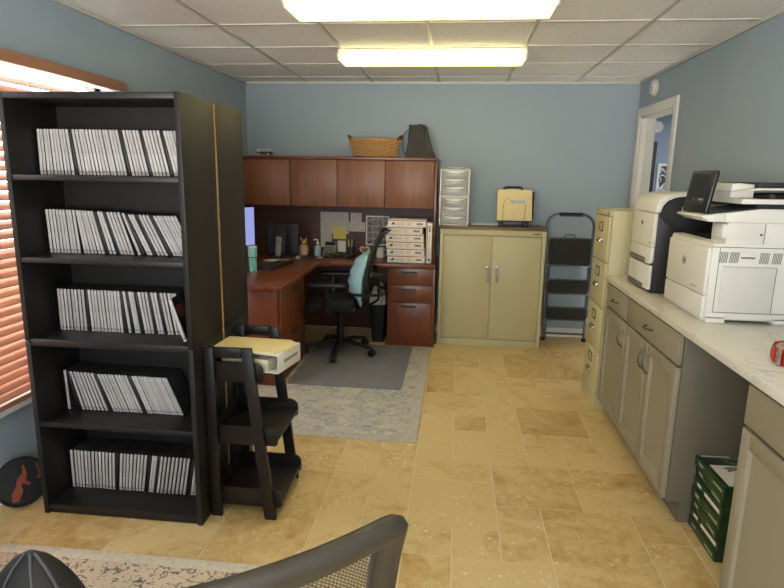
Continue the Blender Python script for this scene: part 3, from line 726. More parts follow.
bm = B(); cyl(bm, (-1.306, 5.42, .862), (-1.306, 5.42, .905), .005, 8); tube(bm, [(-1.306, 5.42, .9), (-1.335, 5.41, .903), (-1.342, 5.408, .895)], .006, 8); lathe(bm, [(.014, .862), (.014, .876), (.006, .88)], -1.306, 5.42, 16); fin('pump', bm, M['white'], so)
ca = thing('desk_calculator', 'grey desk calculator tilted up in front of the note card', 'calculator', (-1.20, 5.47, .7505))
bm = B(); prism(bm, [(5.40, .752), (5.53, .752), (5.53, .865), (5.515, .875)], 'x', -1.255, -1.145, .004); cb = fin('body', bm, M['calc'], ca)
nrm_ = Vector((0, -.123, .115)).normalized()
def slope(u): return Vector((0, 5.40 + .115 * u, .752 + .123 * u))
bm = B()
for r in range(4):
    for c in range(4):
        p = slope(.08 + r * .15) + Vector((-1.245 + c * .024, -.001, .001)); cyl(bm, p + Vector((.008, 0, 0)), p + Vector((.008, -.003, .003)), .008, 8)
fin('keys', bm, M['dark_plastic'], cb)
bm = B(); p0, p1 = slope(.72), slope(.95)
vs = [bm.verts.new(Vector((x, q.y - .002, q.z + .002))) for x, q in ((-1.247, p0), (-1.153, p0), (-1.153, p1), (-1.247, p1))]; bm.faces.new(vs); fin('display', bm, M['screen_off'], cb)
# tangle of black cords and chargers
tc = thing('charger_cable', 'tangle of black charger cord on the desk before the calculator', 'cable', (-1.12, 5.33, .75))
bm = B(); rr = random.Random(5)
for k in range(5):
    cx, cy, a0 = -1.15 + .05 * k * .8, 5.31 + rr.uniform(-.02, .02), rr.uniform(0, 6)
    tube(bm, [(cx + (.045 + .01 * k) * cos(a0 + q * .5) * 1.3, cy + .035 * sin(a0 + q * .5), .756 + .005 * k + .012 * (1 + sin(q * .9 + k))) for q in range(13)], .0045, 6)
fin('cord', bm, M['black_plastic'], tc)
P('power_brick', M['black_plastic'], tc, (-1.06, -.99, 5.29, 5.33, .751, .785), b=.005)
bm = B(); prism(bm, [(-1.265, 5.21), (-1.225, 5.20), (-1.215, 5.235), (-1.24, 5.245)], 'z', .757, .762); single('crumpled_tissue', bm, M['paper'], 'small white paper scrap on the dark desk pad', 'paper', (-1.24, 5.22, .757))
pc = thing('pencil_cup', 'black pencil cup with lime marker and pens on the desk', 'pencil cup', (-.985, 5.45, .75))
bm = B(); lathe(bm, [(.034, .75), (.036, .752), (.038, .84), (.034, .84), (.032, .756)], -.985, 5.45, 20); fin('cup', bm, M['black_plastic'], pc)
for dx, dy, tx, m, n in ((-.015, -.01, -.012, 'lime', 'marker'), (.012, .0, .02, 'dark_plastic', 'pen'), (.0, .014, .004, 'calc', 'pen'), (-.006, .01, .03, 'box_blue', 'pen')):
    bm = B(); cyl(bm, (-.985 + dx, 5.45 + dy, .758), (-.985 + dx + tx, 5.45 + dy, .905), .0055, 8); fin(n, bm, M[m], pc)
hp = thing('heart_frame', 'cream heart-shaped photo frame standing beside the pencil cup', 'photo frame', (-.86, 5.48, .75))
def heart(s, ox, oz):
    return [(ox + s * 16 * sin(t) ** 3 / 17, oz + s * (13 * cos(t) - 5 * cos(2 * t) - 2 * cos(3 * t) - cos(4 * t)) / 17) for t in [2 * pi * k / 28 for k in range(28)]]
bm = B(); prism(bm, heart(.052, -.86, .807), 'y', 5.472, 5.484, .002); fin('frame', bm, M['tape_clear'], hp)
bm = B(); prism(bm, heart(.034, -.86, .807), 'y', 5.4705, 5.4718); fin('photo', bm, M['walnut_top'], hp)
bm = B(); prism(bm, [(5.484, .752), (5.52, .751), (5.487, .83)], 'x', -.87, -.85); fin('easel', bm, M['dark_plastic'], hp)
mg = thing('mug', 'white mug on the desk behind the chair back by the cartons', 'mug', (-.70, 5.42, .75))
bm = B(); lathe(bm, [(.034, .75), (.038, .754), (.04, .84), (.037, .84), (.035, .76)], -.70, 5.42); mb_ = fin('body', bm, M['white'], mg)
bm = B(); tube(bm, [(-.662 + .03 * cos(q), 5.42, .797 + .028 * sin(q)) for q in [radians(-80 + 20 * k) for k in range(9)]], .005, 8); fin('handle', bm, M['white'], mg)

# flat-rate style white mailing cartons: six stacked and one on end
def carton(loc, w, d, h, label, upright=False):
    r = thing('mailing_carton', label, 'carton', loc, group='white mailing cartons on the desk')
    L = [(0, w), (0, d), (0, h)]
    P('box', M['box_white'], r, (-w / 2, w / 2, 0, d, 0, h), b=.0015, local=True)
    if not upright:
        P('red_band', M['box_red'], r, (-w / 2 + .002, w / 2 - .002, -.0006, .0004, h * .82, h * .93), b=0, local=True)
        bm = B(); prism(bm, [(-w * .42, h * .30), (-w * .37, h * .62), (-w * .30, h * .62), (-w * .33, h * .50), (-w * .31, h * .44), (-w * .35, h * .30)], 'y', -.0008, .0003); fin('emblem', bm, M['box_blue'], r, True)
        text('UNITED STATES', .011, M['print_dark'], r, at((-w * .29, -.0004, h * .48), FRONT), local=True)
        text('POSTAL SERVICE', .011, M['print_dark'], r, at((-w * .29, -.0004, h * .28), FRONT), local=True)
        text('PRIORITY', .0135, M['box_red'], r, at((w * .0, -.0004, h * .50), FRONT), local=True)
        text('MAIL', .0135, M['box_red'], r, at((w * .03, -.0004, h * .27), FRONT), local=True)
        P('barcode_label', M['print_grey'], r, (w * .26, w * .43, -.0006, .0003, h * .3, h * .6), b=0, local=True)
    else:
        P('red_band', M['box_red'], r, (-w * .40, -w * .25, -.0006, .0004, .004, h - .004), b=0, local=True)
        bm = B(); prism(bm, [(-w * .12, h * .06), (w * .28, h * .06), (w * .30, h * .11), (w * .05, h * .125), (-w * .12, h * .1)], 'y', -.0008, .0003); fin('emblem', bm, M['box_blue'], r, True)
        up = Matrix.Rotation(-pi / 2, 4, 'Y')
        text('POSTAL SERVICE', .011, M['print_dark'], r, at((w * .1, -.0004, h * .18), up @ FRONT), local=True)
        text('PRIORITY MAIL', .012, M['box_red'], r, at((w * .1, -.0004, h * .48), up @ FRONT), local=True)
        P('barcode_label', M['print_grey'], r, (-w * .1, w * .25, -.0006, .0003, h * .8, h * .95), b=0, local=True)
ORDS = ['at the bottom of', 'second from bottom in', 'third from bottom in', 'third from top in', 'second from top in', 'on top of']
bx = [(-.604, -.261), (-.609, -.268), (-.617, -.272), (-.622, -.278), (-.630, -.292), (-.596, -.266)]
for k, (a, c) in enumerate(bx):
    carton(((a + c) / 2, 5.125, .7505 + .0635 * k), .335, .27, .0625, 'white mailing carton %s the desk stack' % ORDS[k])
carton((-.2325, 5.13, .7505), .05, .26, .35, 'white mailing carton standing on end at the right of the stack', True)

# ------------------------------------------------------------------ on top of the hutch
bk = thing('wicker_basket', 'golden wicker basket with dark handles on top of the hutch', 'basket', (-.755, 5.37, 1.6688))
bm = B(); N = 22
def ov(h, k, off=0):
    s = .82 + .2 * h / .14; a = 2 * pi * k / N
    return Vector((-.757 + (.222 * s + off) * cos(a), 5.37 + (.135 * s + off) * sin(a), 1.680 + h))
for r in range(8):
    h = .008 + r * .0175
    tube(bm, [ov(h, k / 2, .010 * (1 if (k // 2 + r) % 2 else -1) * (k % 2)) for k in range(2 * N)], .0088, 6, True)
for k in range(0, N, 1): tube(bm, [ov(h, k, .004) for h in (0, .05, .1, .14)], .0075, 5)
fin('woven_side', bm, M['basket'], bk)
bm = B()
tube(bm, [ov(.143, k) for k in range(N)], .010, 8, True); tube(bm, [ov(.002, k) for k in range(N)], .008, 8, True)
fin('rim', bm, M['basket'], bk)
bm = B(); prism(bm, [(p.x, p.y) for p in (ov(0, k, -.003) for k in range(N))], 'z', 1.6688, 1.684); fin('base', bm, M['basket_dark'], bk)
for s in (1, -1):
    bm = B(); tube(bm, [(-.755 + s * (.210 + .03 * sin(q)), 5.37 + .085 * cos(q), 1.823 + .035 * sin(q)) for q in [pi * k / 10 for k in range(11)]], .010, 8); fin('handle', bm, M['basket_dark'], bk)
bg = thing('tote_bag', 'dark grey soft tote bag standing on the hutch right of the basket', 'bag', (-.345, 5.42, 1.668))
bm = B()
lo = rrect(-.472, -.212, 5.32, 5.48, .03, 3); hi = rrect(-.450, -.315, 5.38, 5.425, .02, 3)
rings = []
for h, f in ((0, 0), (.02, -.02), (.1, .35), (.2, .72), (.28, .97), (.287, 1.0)):
    rings.append([bm.verts.new((a[0] + (c[0] - a[0]) * f + .004 * sin(i * 2.1 + h * 40), a[1] + (c[1] - a[1]) * f, 1.6685 + h + (0.012 * sin(i * 1.7) if h > .25 else 0))) for i, (a, c) in enumerate(zip(lo, hi))])
for a, c in zip(rings, rings[1:]):
    for k in range(len(a)): bm.faces.new((a[k], a[(k + 1) % len(a)], c[(k + 1) % len(a)], c[k]))
bm.faces.new(rings[0]); bm.faces.new(rings[-1]); fin('body', bm, M['bag_grey'], bg, sharp=1.0)
bm = B(); tube(bm, [(-.43, 5.40, 1.90), (-.465, 5.39, 1.915), (-.50, 5.385, 1.87), (-.505, 5.385, 1.79), (-.492, 5.39, 1.72), (-.478, 5.40, 1.69)], [(.004, .009)] * 6, 8); fin('strap', bm, M['bag_grey'], bg)
bm = B(); prism(bm, [(-.30, 1.925), (-.288, 1.95), (-.214, 1.672), (-.31, 1.672)], 'y', 5.325, 5.345, .002); fin('side_flap', bm, M['bag_grey'], bg)
tv = thing('toy_truck', 'tiny white-topped toy truck on the left end of the hutch', 'toy', (-1.75, 5.258, 1.668))
P('roof', M['white'], tv, (-1.815, -1.695, 5.228, 5.288, 1.703, 1.724), b=.006)
P('windows', M['slot'], tv, (-1.79, -1.70, 5.2275, 5.2885, 1.708, 1.714), b=0)
P('body', M['dark_plastic'], tv, (-1.81, -1.685, 5.226, 5.290, 1.682, 1.703), b=.004)
for x in (-1.793, -1.709):
    for y in (5.224, 5.282):
        bm = B(); cyl(bm, (x, y, 1.6805), (x, y + .01, 1.6805), .012, 14); w = fin('wheel', bm, M['black_plastic'], tv)
        bm = B(); cyl(bm, (x, y - .0008, 1.6805), (x, y + .0108, 1.6805), .0095, 10); fin('hub', bm, M['white'], w)

# ------------------------------------------------------------------ office chairs
def office_chair(name, label, loc, rz, arms, mesh_m, frame_m, fr, top=1.075, w=.23, seat_m=None, rec=1.0):
    r = thing(name, label, 'chair', loc, rz, 'office chairs')
    for k in range(5):
        a = 2 * pi * k / 5 + .541; d = Vector((cos(a), sin(a), 0))
        bm = B(); tube(bm, [d * .03 + Vector((0, 0, .105)), d * .16 + Vector((0, 0, .095)), d * .29 + Vector((0, 0, .07))], [(.022, .026), (.018, .02), (.013, .015)], 10)
        lg = fin('base_leg', bm, M['black_plastic'], r, True)
        bm = B(); s = Vector((-d.y, d.x, 0)) * .022; c = d * .30 + Vector((0, 0, .0295))
        cyl(bm, c - s, c - s * .25, .029, 16); cyl(bm, c + s * .25, c + s, .029, 16); cyl(bm, c + Vector((0, 0, .028)), c + Vector((0, 0, .05)), .01, 10)
        fin('caster', bm, M['black_plastic'], lg, True)
    bm = B(); lathe(bm, [(.04, .08), (.042, .12), (.03, .125), (.028, .26), (.018, .262), (.018, .40)]); fin('gas_column', bm, M['black_plastic'], r, True)
    P('tilt_mechanism', M['black_plastic'], r, (-.11, .11, -.14, .12, .37, .42), b=.01, local=True)
    bm = B(); pts = rrect(-.245, .245, -.135, .275, .09, 5)
    rings = [[bm.verts.new((x * s, y * s, z - .03 * max(0, (y - .12) / .12) ** 2)) for x, y in pts] for s, z in ((.88, .415), (.98, .425), (1.0, .455), (.97, .485), (.85, .495))]
    for a, c in zip(rings, rings[1:]):
        for k in range(len(pts)): bm.faces.new((a[k], a[(k + 1) % len(pts)], c[(k + 1) % len(pts)], c[k]))
    bm.faces.new(rings[0][::-1]); bm.faces.new(rings[-1]); fin('seat', bm, seat_m or M['fabric_black'], r, True, sharp=1.2)
    # back: side profile from below the seat to the top
    s_ = (top - .50) / .575
    prof = [(-.235, .50), (-.262, .50 + .12 * s_), (-.272, .50 + .26 * s_), (-.31, .50 + .42 * s_), (-.36, .50 + .53 * s_), (-.39, top)]
    prof = [(-.26 + (y + .26) * rec, z) for y, z in prof]
    def bp(u, v):
        i = min(int(v * 5), 4); f = v * 5 - i
        y = prof[i][0] + (prof[i + 1][0] - prof[i][0]) * f; z = prof[i][1] + (prof[i + 1][1] - prof[i][1]) * f
        ww = w * (1 - .10 * abs(v - .55))
        return Vector((u * ww, y + .035 * u * u, z))
    c = .13; loop = []
    for k in range(9): loop.append((-1 + 2 * k / 8 * .87 + .13, 0) if False else (-.85 + 1.7 * k / 8, 0))
    loop += [(.95, .02), (1, .07)] + [(1, .15 + .75 * k / 9) for k in range(10)] + [(.998, .925), (.99, .95), (.972, .972), (.945, .987), (.91, .996), (.86, 1.0)]
    loop += [(.75 - 1.5 * k / 8, 1) for k in range(9)] + [(-.86, 1.0), (-.91, .996), (-.945, .987), (-.972, .972), (-.99, .95), (-.998, .925)] + [(-1, .9 - .75 * k / 9) for k in range(10)] + [(-1, .07), (-.95, .02)]
    bm = B(); tube(bm, [bp(u, v) for u, v in loop], [fr] * len(loop), 10, True, flat=(0, 1, 0)); fin('back_frame', bm, frame_m, r, True, sharp=1.2)
    bm = B(); uvl = bm.loops.layers.uv.new('UVMap'); g = [[bm.verts.new(bp(-.96 + 1.92 * i / 12, .015 + .97 * j / 16)) for i in range(13)] for j in range(17)]
    for j in range(16):
        for i in range(12):
            fc = bm.faces.new((g[j][i], g[j][i + 1], g[j + 1][i + 1], g[j + 1][i]))
            for lp in fc.loops: lp[uvl].uv = (lp.vert.co.x, lp.vert.co.z)
    fin('back_mesh', bm, mesh_m, r, True, sharp=2.)
    bm = B()
    tube(bm, [(0, -.10, .40), (0, -.24, .41), (0, -.325, .47), (0, -.325, .62), (0, -.315, .74)], [(.03, .012)] * 5, 10, flat=(1, 0, 0))
    tube(bm, [(-w * .95, prof[2][0] - .0, prof[2][1] - .03), (-.1, -.325, prof[2][1] - .06), (0, -.335, prof[2][1] - .06), (.1, -.325, prof[2][1] - .06), (w * .95, prof[2][0], prof[2][1] - .03)], [(.022, .008)] * 5, 8)
    fin('back_support', bm, M['black_plastic'], r, True)
    if arms:
        for s in (-1, 1):
            bm = B(); tube(bm, [(s * .10, .04, .40), (s * .26, .08, .405), (s * .285, .09, .44), (s * .285, .09, .624)], [(.012, .03)] * 4, 8, flat=(0, 0, 1)); ar = fin('armrest', bm, M['black_plastic'], r, True)
            bm = B(); prism(bm, rrect(s * .285 - .04, s * .285 + .04, -.075, .235, .035, 4), 'z', .622, .65, .008, 2); fin('arm_pad', bm, M['black_plastic'], ar, True)
    return r
dc = office_chair('office_chair', 'black mesh office chair with aqua lumbar pillow at the cherry desk', (-.95, 4.74, .0135), radians(95), True, M['mesh_fine'], M['black_plastic'], (.013, .017), top=1.045)
WMc = WM[dc]
lp = None
lp = thing('lumbar_pillow', 'pale aqua quilted pillow strapped to the desk chair back', 'pillow', tuple(WMc @ Vector((0, -.195, .465))), radians(95))
bm = B()
def pil(u, v):   # u across, v up
    a = 2 * pi * u; rx, ry = .185, .115
    hgt = .45 * v; k = max(.0, 1 - abs(2 * v - 1) ** 3.2) ** .5
    y0 = .010 - .12 * max(0, v - .5)
    q = .006 * sin(v * 2 * pi * 5)
    return Vector((rx * cos(a) * (.82 + .18 * k), y0 + (ry * k * min(1, .12 + v / .3) + q) * max(sin(a), -.15) * (1 if sin(a) > 0 else .6), hgt - .04))
g = [[bm.verts.new(pil(i / 28, j / 22)) for i in range(28)] for j in range(23)]
for j in range(22):
    for i in range(28): bm.faces.new((g[j][i], g[j][(i + 1) % 28], g[j + 1][(i + 1) % 28], g[j + 1][i]))
bm.faces.new(g[0][::-1]); bm.faces.new(g[-1]); fin('cushion', bm, M['pillow'], lp, True, sharp=1.5)
bm = B(); tube(bm, [(.268 * cos(2 * pi * k / 28), -.02 + (.14 if sin(2 * pi * k / 28) > 0 else .165) * sin(2 * pi * k / 28), .08 + .012 * cos(4 * pi * k / 28)) for k in range(28)], [(.012, .0025)] * 28, 6, True, flat=(0, 0, 1))
tube(bm, [(.20, -.135, .08), (.22, -.15, .02), (.20, -.15, -.05), (.18, -.14, -.10)], .005, 6)
fin('strap', bm, M['fabric_black'], lp, True)
office_chair('office_chair', 'charcoal mesh office chair whose back top shows in the foreground', (-.456, .963, .009), radians(35), False, M['mesh_coarse'], M['chair_grey'], (.021, .030), top=.950, w=.25, rec=.65)

# waste bin
wb = thing('waste_bin', 'black waste bin with a cloudy bag liner under the desk', 'bin', (-.685, 5.30, 0))
wbx = .012
bm = B(); lo = rrect(-.735, -.63, 5.13, 5.42, .02, 3); hi = rrect(-.755, -.605, 5.10, 5.45, .02, 3)
A = [bm.verts.new((*p, 0.001)) for p in lo]; C = [bm.verts.new((*p, .395)) for p in hi]; D = [bm.verts.new((p[0] * .96 - .68 * .04, p[1] * .97 + 5.28 * .03, .395)) for p in hi]; E_ = [bm.verts.new((p[0], p[1], .02)) for p in lo]
n = len(A)
for a, c in ((A, C), (C, D), (D, E_)):
    for k in range(n): bm.faces.new((a[k], a[(k + 1) % n], c[(k + 1) % n], c[k]))
bm.faces.new(A); bm.faces.new(E_); fin('bin_body', bm, M['black_plastic'], wb)
bm = B(); rg = []; rr = random.Random(2)
for h, s in ((.36, 1.03), (.398, 1.05), (.43, .95), (.47, .8), (.51, .6), (.535, .35)):
    rg.append([bm.verts.new((-.68 + (p[0] + .68) * s + rr.uniform(-.006, .006), 5.275 + (p[1] - 5.275) * s + rr.uniform(-.006, .006), h + rr.uniform(-.008, .008))) for p in hi])
for a, c in zip(rg, rg[1:]):
    for k in range(n): bm.faces.new((a[k], a[(k + 1) % n], c[(k + 1) % n], c[k]))
bm.faces.new(rg[-1]); fin('liner_bag', bm, M['bin_bag'], wb, sharp=1.)

# ------------------------------------------------------------------ tan storage cabinet and things on it
sc_ = thing('storage_cabinet', 'tan two-door steel storage cabinet with walnut top against the back wall', 'cabinet', (.325, 5.38, 0))
cx0, cx1 = -.135, .785
P('body', M['tan_metal'], sc_, (cx0, cx1, 5.185, 5.60, .0, 1.056), b=.003)
P('front_frame', M['tan_metal'], sc_, (cx0, cx0 + .03, 5.163, 5.186, 0, 1.056), (cx1 - .03, cx1, 5.163, 5.186, 0, 1.056), (cx0 + .03, cx1 - .03, 5.163, 5.186, 1.008, 1.056), (cx0 + .03, cx1 - .03, 5.163, 5.186, 0, .062), b=.002)
P('top_panel', M['walnut_top'], sc_, (cx0 - .004, cx1 + .004, 5.158, 5.605, 1.0565, 1.079), b=.003)
P('nameplate', M['pewter'], sc_, (.68, .735, 5.1615, 5.163, 1.026, 1.036), b=0)
for a, c, hx in ((cx0 + .0345, .3215, .292), (.3255, cx1 - .0345, .372)):
    d = P('door', M['tan_metal'], sc_, (a, c, 5.166, 5.184, .0675, 1.0025), b=.002)
    bm = B(); prism(bm, rrect(hx - .011, hx + .011, .60, .735, .010, 3), 'y', 5.160, 5.1655, .001); tube(bm, [(hx, 5.159, .72), (hx + .004, 5.143, .715), (hx + .008, 5.141, .60)], [(.007, .008), (.008, .009), (.005, .006)], 8)
    fin('handle', bm, M['chrome'], d)
du = thing('drawer_tower', 'clear plastic drawer tower of two stacked units on the tan cabinet', 'drawers', (-.025, 5.36, 1.08))
x0, x1, y0, y1 = -.155, .108, 5.27, 5.52
bm = B()
for zb, zt in ((1.08, 1.335), (1.3355, 1.575)):
    for q in ((x0, x0 + .014, y0, y1, zb, zt), (x1 - .014, x1, y0, y1, zb, zt), (x0 + .014, x1 - .014, y0, y1, zb, zb + .010), (x0 + .014, x1 - .014, y0, y1, zt - .010, zt)): box(bm, *q, b=.003)
fin('frame', bm, M['white'], du)
for z0, z1 in ((1.093, 1.16), (1.165, 1.24), (1.245, 1.32), (1.348, 1.42), (1.425, 1.49), (1.495, 1.562)):
    bm = B(); box(bm, x0 + .017, x1 - .017, y0 + .004, y1 - .01, z0, z0 + .004); box(bm, x0 + .017, x1 - .017, y0 + .003, y0 + .006, z0, z1, b=.001); box(bm, x0 + .017, x0 + .02, y0 + .006, y1 - .01, z0, z1 - .01); box(bm, x1 - .02, x1 - .017, y0 + .006, y1 - .01, z0, z1 - .01)
    d = fin('drawer', bm, M['clear'], du)
    bm = B(); prism(bm, [(x0 + .03 + (x1 - x0 - .06) * k / 8, z1 - .022 * sin(pi * k / 8)) for k in range(9)], 'y', y0 - .004, y0 + .0025); fin('lip', bm, M['white'], d)
    P('contents', M['paper'], d, (x0 + .03, x1 - .03, y0 + .03, y1 - .04, z0 + .005, z0 + .014 + (hash(str(z0)) % 1) * .01), b=0)
bm = B(); box(bm, -.09, .07, 5.31, 5.47, 1.5755, 1.597, b=.004); single('clear_lid', bm, M['clear'], 'clear plastic lid lying on top of the drawer tower', 'lid', (-.01, 5.39, 1.5755))
bm = B(); box(bm, .14, .385, 5.42, 5.59, 1.0795, 1.0875, b=.001); single('paper_stack', bm, M['paper'], 'thin stack of white paper lying on the cabinet top between tower and tote', 'paper', (.26, 5.5, 1.0795))
to = thing('file_tote', 'manila-fronted file tote with black handle on the tan cabinet', 'file box', (.515, 5.36, 1.0795))
bm = B(); prism(bm, [(.362, 1.132), (.672, 1.132), (.660, 1.398)] + [(.648, 1.405), (.372, 1.405)] + [(.360, 1.398)], 'y', 5.32, 5.334, .003); fin('folder', bm, M['manila'], to)
bm = B(); prism(bm, [(.362, 1.134), (.672, 1.134), (.660, 1.39), (.36, 1.39)], 'y', 5.336, 5.345); prism(bm, [(.44, 1.3985), (.53, 1.3985), (.522, 1.410), (.448, 1.410)], 'y', 5.326, 5.332); fin('folder_tab', bm, M['manila'], to)
bm = B(); prism(bm, [(.37, 1.12), (.685, 1.12), (.685, 1.385), (.37, 1.385)], 'y', 5.3455, 5.45, .004); fin('case_body', bm, M['dark_plastic'], to)
bm = B(); tube(bm, [(.418, 5.40, 1.384), (.42, 5.40, 1.418), (.435, 5.40, 1.425), (.565, 5.40, 1.425), (.578, 5.40, 1.418), (.58, 5.40, 1.384)], .009, 8); fin('handle', bm, M['dark_plastic'], to)
for x in (.40, .615):
    bm = B(); box(bm, x - .015, x + .025, 5.325, 5.44, 1.0797, 1.1195, b=.003); fin('foot', bm, M['black_plastic'], to)
bm = B(); tube(bm, [(.414, 5.3185, 1.135), (.414, 5.3185, 1.275), (.425, 5.3185, 1.31), (.445, 5.3185, 1.327), (.464, 5.3185, 1.327)], .0016, 5); tube(bm, [(.60, 5.3185, 1.135), (.612, 5.3185, 1.28)], .0016, 5); fin('printed_outline', bm, M['line'], to)
lb = P('label_card', M['paper'], to, (.467, .628, 5.3168, 5.3195, 1.283, 1.328), b=0)
text('File in a minute', .021, M['print_dark'], lb, at((.474, 5.3164, 1.301), FRONT))
P('label_line', M['print_grey'], lb, (.474, .60, 5.3163, 5.3166, 1.289, 1.293), b=0)

# ------------------------------------------------------------------ step ladder folded against the wall
sl = thing('step_ladder', 'folded grey step ladder with black treads leaning between cabinet and file cabinet', 'ladder', (1.06, 5.52, 0))
def yl(z): return 5.475 + .075 * z / 1.2
bm = B()
pa = [(.862, .012), (.852, .5), (.845, .95), (.838, 1.08)] + [(.838 + .105 - .105 * cos(radians(q)), 1.08 + .105 * sin(radians(q))) for q in (20, 45, 70, 90)]
pa += [(1.262 + .838 - x, z) for x, z in pa[::-1]]
tube(bm, [(x, yl(z) - .012, z) for x, z in pa], .0125, 10); fin('front_frame', bm, M['steel'], sl)
bm = B(); tube(bm, [(.945, yl(1.185) - .012, 1.185), (1.155, yl(1.185) - .012, 1.185)], .017, 12); fin('grip', bm, M['pad'], sl)
bm = B()
for x in (.885, 1.245): tube(bm, [(x, yl(0.012) + .02, .012), (x, yl(.7) + .02, .7)], .01, 8)
tube(bm, [(.885, yl(.06) + .02, .06), (1.245, yl(.06) + .02, .06)], .008, 8); fin('rear_frame', bm, M['steel'], sl)
for z0, z1, n in ((.715, .965, 'platform'), (.452, .582, 'tread'), (.205, .322, 'tread')):
    bm = B(); pts = rrect(.868, 1.252, z0, z1, .028, 4)
    tube(bm, [(x, yl(z) - .028, z) for x, z in pts], .0085, 8, True); st = fin(n, bm, M['steel'], sl)
    bm = B(); prism(bm, rrect(.875, 1.245, z0 + .007, z1 - .004, .024, 4), 'y', yl((z0 + z1) / 2) - .042, yl((z0 + z1) / 2) - .022, .003)
    for k in range(int((z1 - z0 - .03) / .014)): box(bm, .885, 1.235, yl((z0 + z1) / 2) - .0445, yl((z0 + z1) / 2) - .041, z0 + .02 + k * .014, z0 + .026 + k * .014)
    fin('rubber_pad', bm, M['pad'], st)
bm = B(); tube(bm, [(1.0, yl(.965) - .028, .967), (1.005, yl(.99) - .028, .995), (1.02, yl(1) - .028, 1.003), (1.085, yl(1) - .028, 1.003), (1.10, yl(.99) - .028, .995), (1.105, yl(.965) - .028, .967)], .005, 8); fin('latch', bm, M['steel'], sl)
for x in (.862, 1.238): P('foot', M['pad'], sl, (x - .018, x + .018, yl(0) - .03, yl(0) + .006, .0, .03), b=.004)

# ------------------------------------------------------------------ file cabinet
fc = thing('file_cabinet', 'cream four-drawer steel file cabinet at the end of the counter', 'file cabinet', (1.27, 3.99, 0))
fx, fy0, fy1, fz = .962, 3.80, 4.18, 1.32
P('body', M['tan_file'], fc, (fx + .018, 1.56, fy0, fy1, 0, fz), b=.003)
P('top_cap', M['tan_file'], fc, (fx, fx + .0175, fy0, fy1, 1.285, fz), b=.002)
P('base_cap', M['tan_file'], fc, (fx, fx + .0175, fy0, fy1, 0, .09), b=.002)
bm = B(); cyl(bm, (fx - .001, fy0 + .04, 1.302), (fx - .008, fy0 + .04, 1.302), .008, 12); fin('lock', bm, M['chrome'], fc)
zs = [.092, .39, .688, .986, 1.283]
for a, c in zip(zs, zs[1:]):
    d = P('drawer', M['tan_file'], fc, (fx - .002, fx + .0175, fy0 + .012, fy1 - .012, a + .003, c - .003), b=.003)
    zc = c - .075; ym = (fy0 + fy1) / 2
    bm = B()
    for q in ((ym - .045, ym - .037, zc - .032, zc + .032), (ym + .037, ym + .045, zc - .032, zc + .032), (ym - .037, ym + .037, zc + .025, zc + .032), (ym - .037, ym + .037, zc - .032, zc - .025)): box(bm, fx - .007, fx - .0015, *q, b=.001)
    fin('label_holder', bm, M['pewter'], d)
    P('label_card', M['tan_file'], d, (fx - .004, fx - .0018, ym - .036, ym + .036, zc - .024, zc + .024), b=0)
    zh = c - .165
    bm = B(); prism(bm, [(fx - .002, zh + .013), (fx - .014, zh + .009), (fx - .022, zh - .003), (fx - .020, zh - .012), (fx - .016, zh - .004), (fx - .009, zh + .003), (fx - .002, zh + .005)], 'y', ym - .045, ym + .045, .002)
    box(bm, fx - .006, fx - .0015, ym - .055, ym + .055, zh - .010, zh + .016, b=.002); fin('handle', bm, M['chrome'], d)

# ------------------------------------------------------------------ counter and base cabinets
ct = B(); box(ct, .955, 1.565, 1.15, 3.765, .885, .918, b=.004, seg=3)
single('countertop', ct, M['counter'], 'long white marble-patterned countertop carrying both printers', 'countertop', (1.26, 2.5, .885))
FX = .968
def arc_pull(p0, p1, out=.03, r=.0036):
    bm = B(); p0, p1 = Vector(p0), Vector(p1); pts = []
    for k in range(11):
        f = k / 10; pts.append(p0.lerp(p1, f) + Vector((-out * sin(pi * f) ** .6, 0, 0)))
    tube(bm, pts, [r * (1.25 if k in (0, 10) else 1) for k in range(11)], 8); return bm
def front(name, par, y0, y1, z0, z1, shaker):
    if not shaker: return P(name, M['cab_grey'], par, (FX, FX + .02, y0, y1, z0, z1), b=.003)
    s = .055
    bm = B()
    for q in ((y0, y0 + s, z0, z1), (y1 - s, y1, z0, z1), (y0 + s, y1 - s, z0, z0 + s), (y0 + s, y1 - s, z1 - s, z1)): box(bm, FX, FX + .02, *q, b=.0015)
    d = fin(name, bm, M['cab_grey'], par)
    P('panel', M['cab_grey'], d, (FX + .010, FX + .018, y0 + s - .002, y1 - s + .002, z0 + s - .002, z1 - s + .002), b=0)
    bm = B(); w = .010
    a0, a1, c0, c1 = y0 + s, y1 - s, z0 + s, z1 - s
    for (ya, za, yb, zb) in ((a0, c0, a1, c0), (a1, c0, a1, c1), (a1, c1, a0, c1), (a0, c1, a0, c0)):
        n1 = Vector((0, (a0 + a1) / 2 - (ya + yb) / 2, (c0 + c1) / 2 - (za + zb) / 2)).normalized() * w
        v = [Vector((FX + .003, ya, za)), Vector((FX + .003, yb, zb))]
        t_ = (v[1] - v[0]).normalized() * w
        q = [v[0], v[1], v[1] + n1 - t_ + Vector((.008, 0, 0)), v[0] + n1 + t_ + Vector((.008, 0, 0))]
        bm.faces.new([bm.verts.new(p) for p in q])
    fin('moulding', bm, M['cab_grey'], d, smooth=False)
    return d
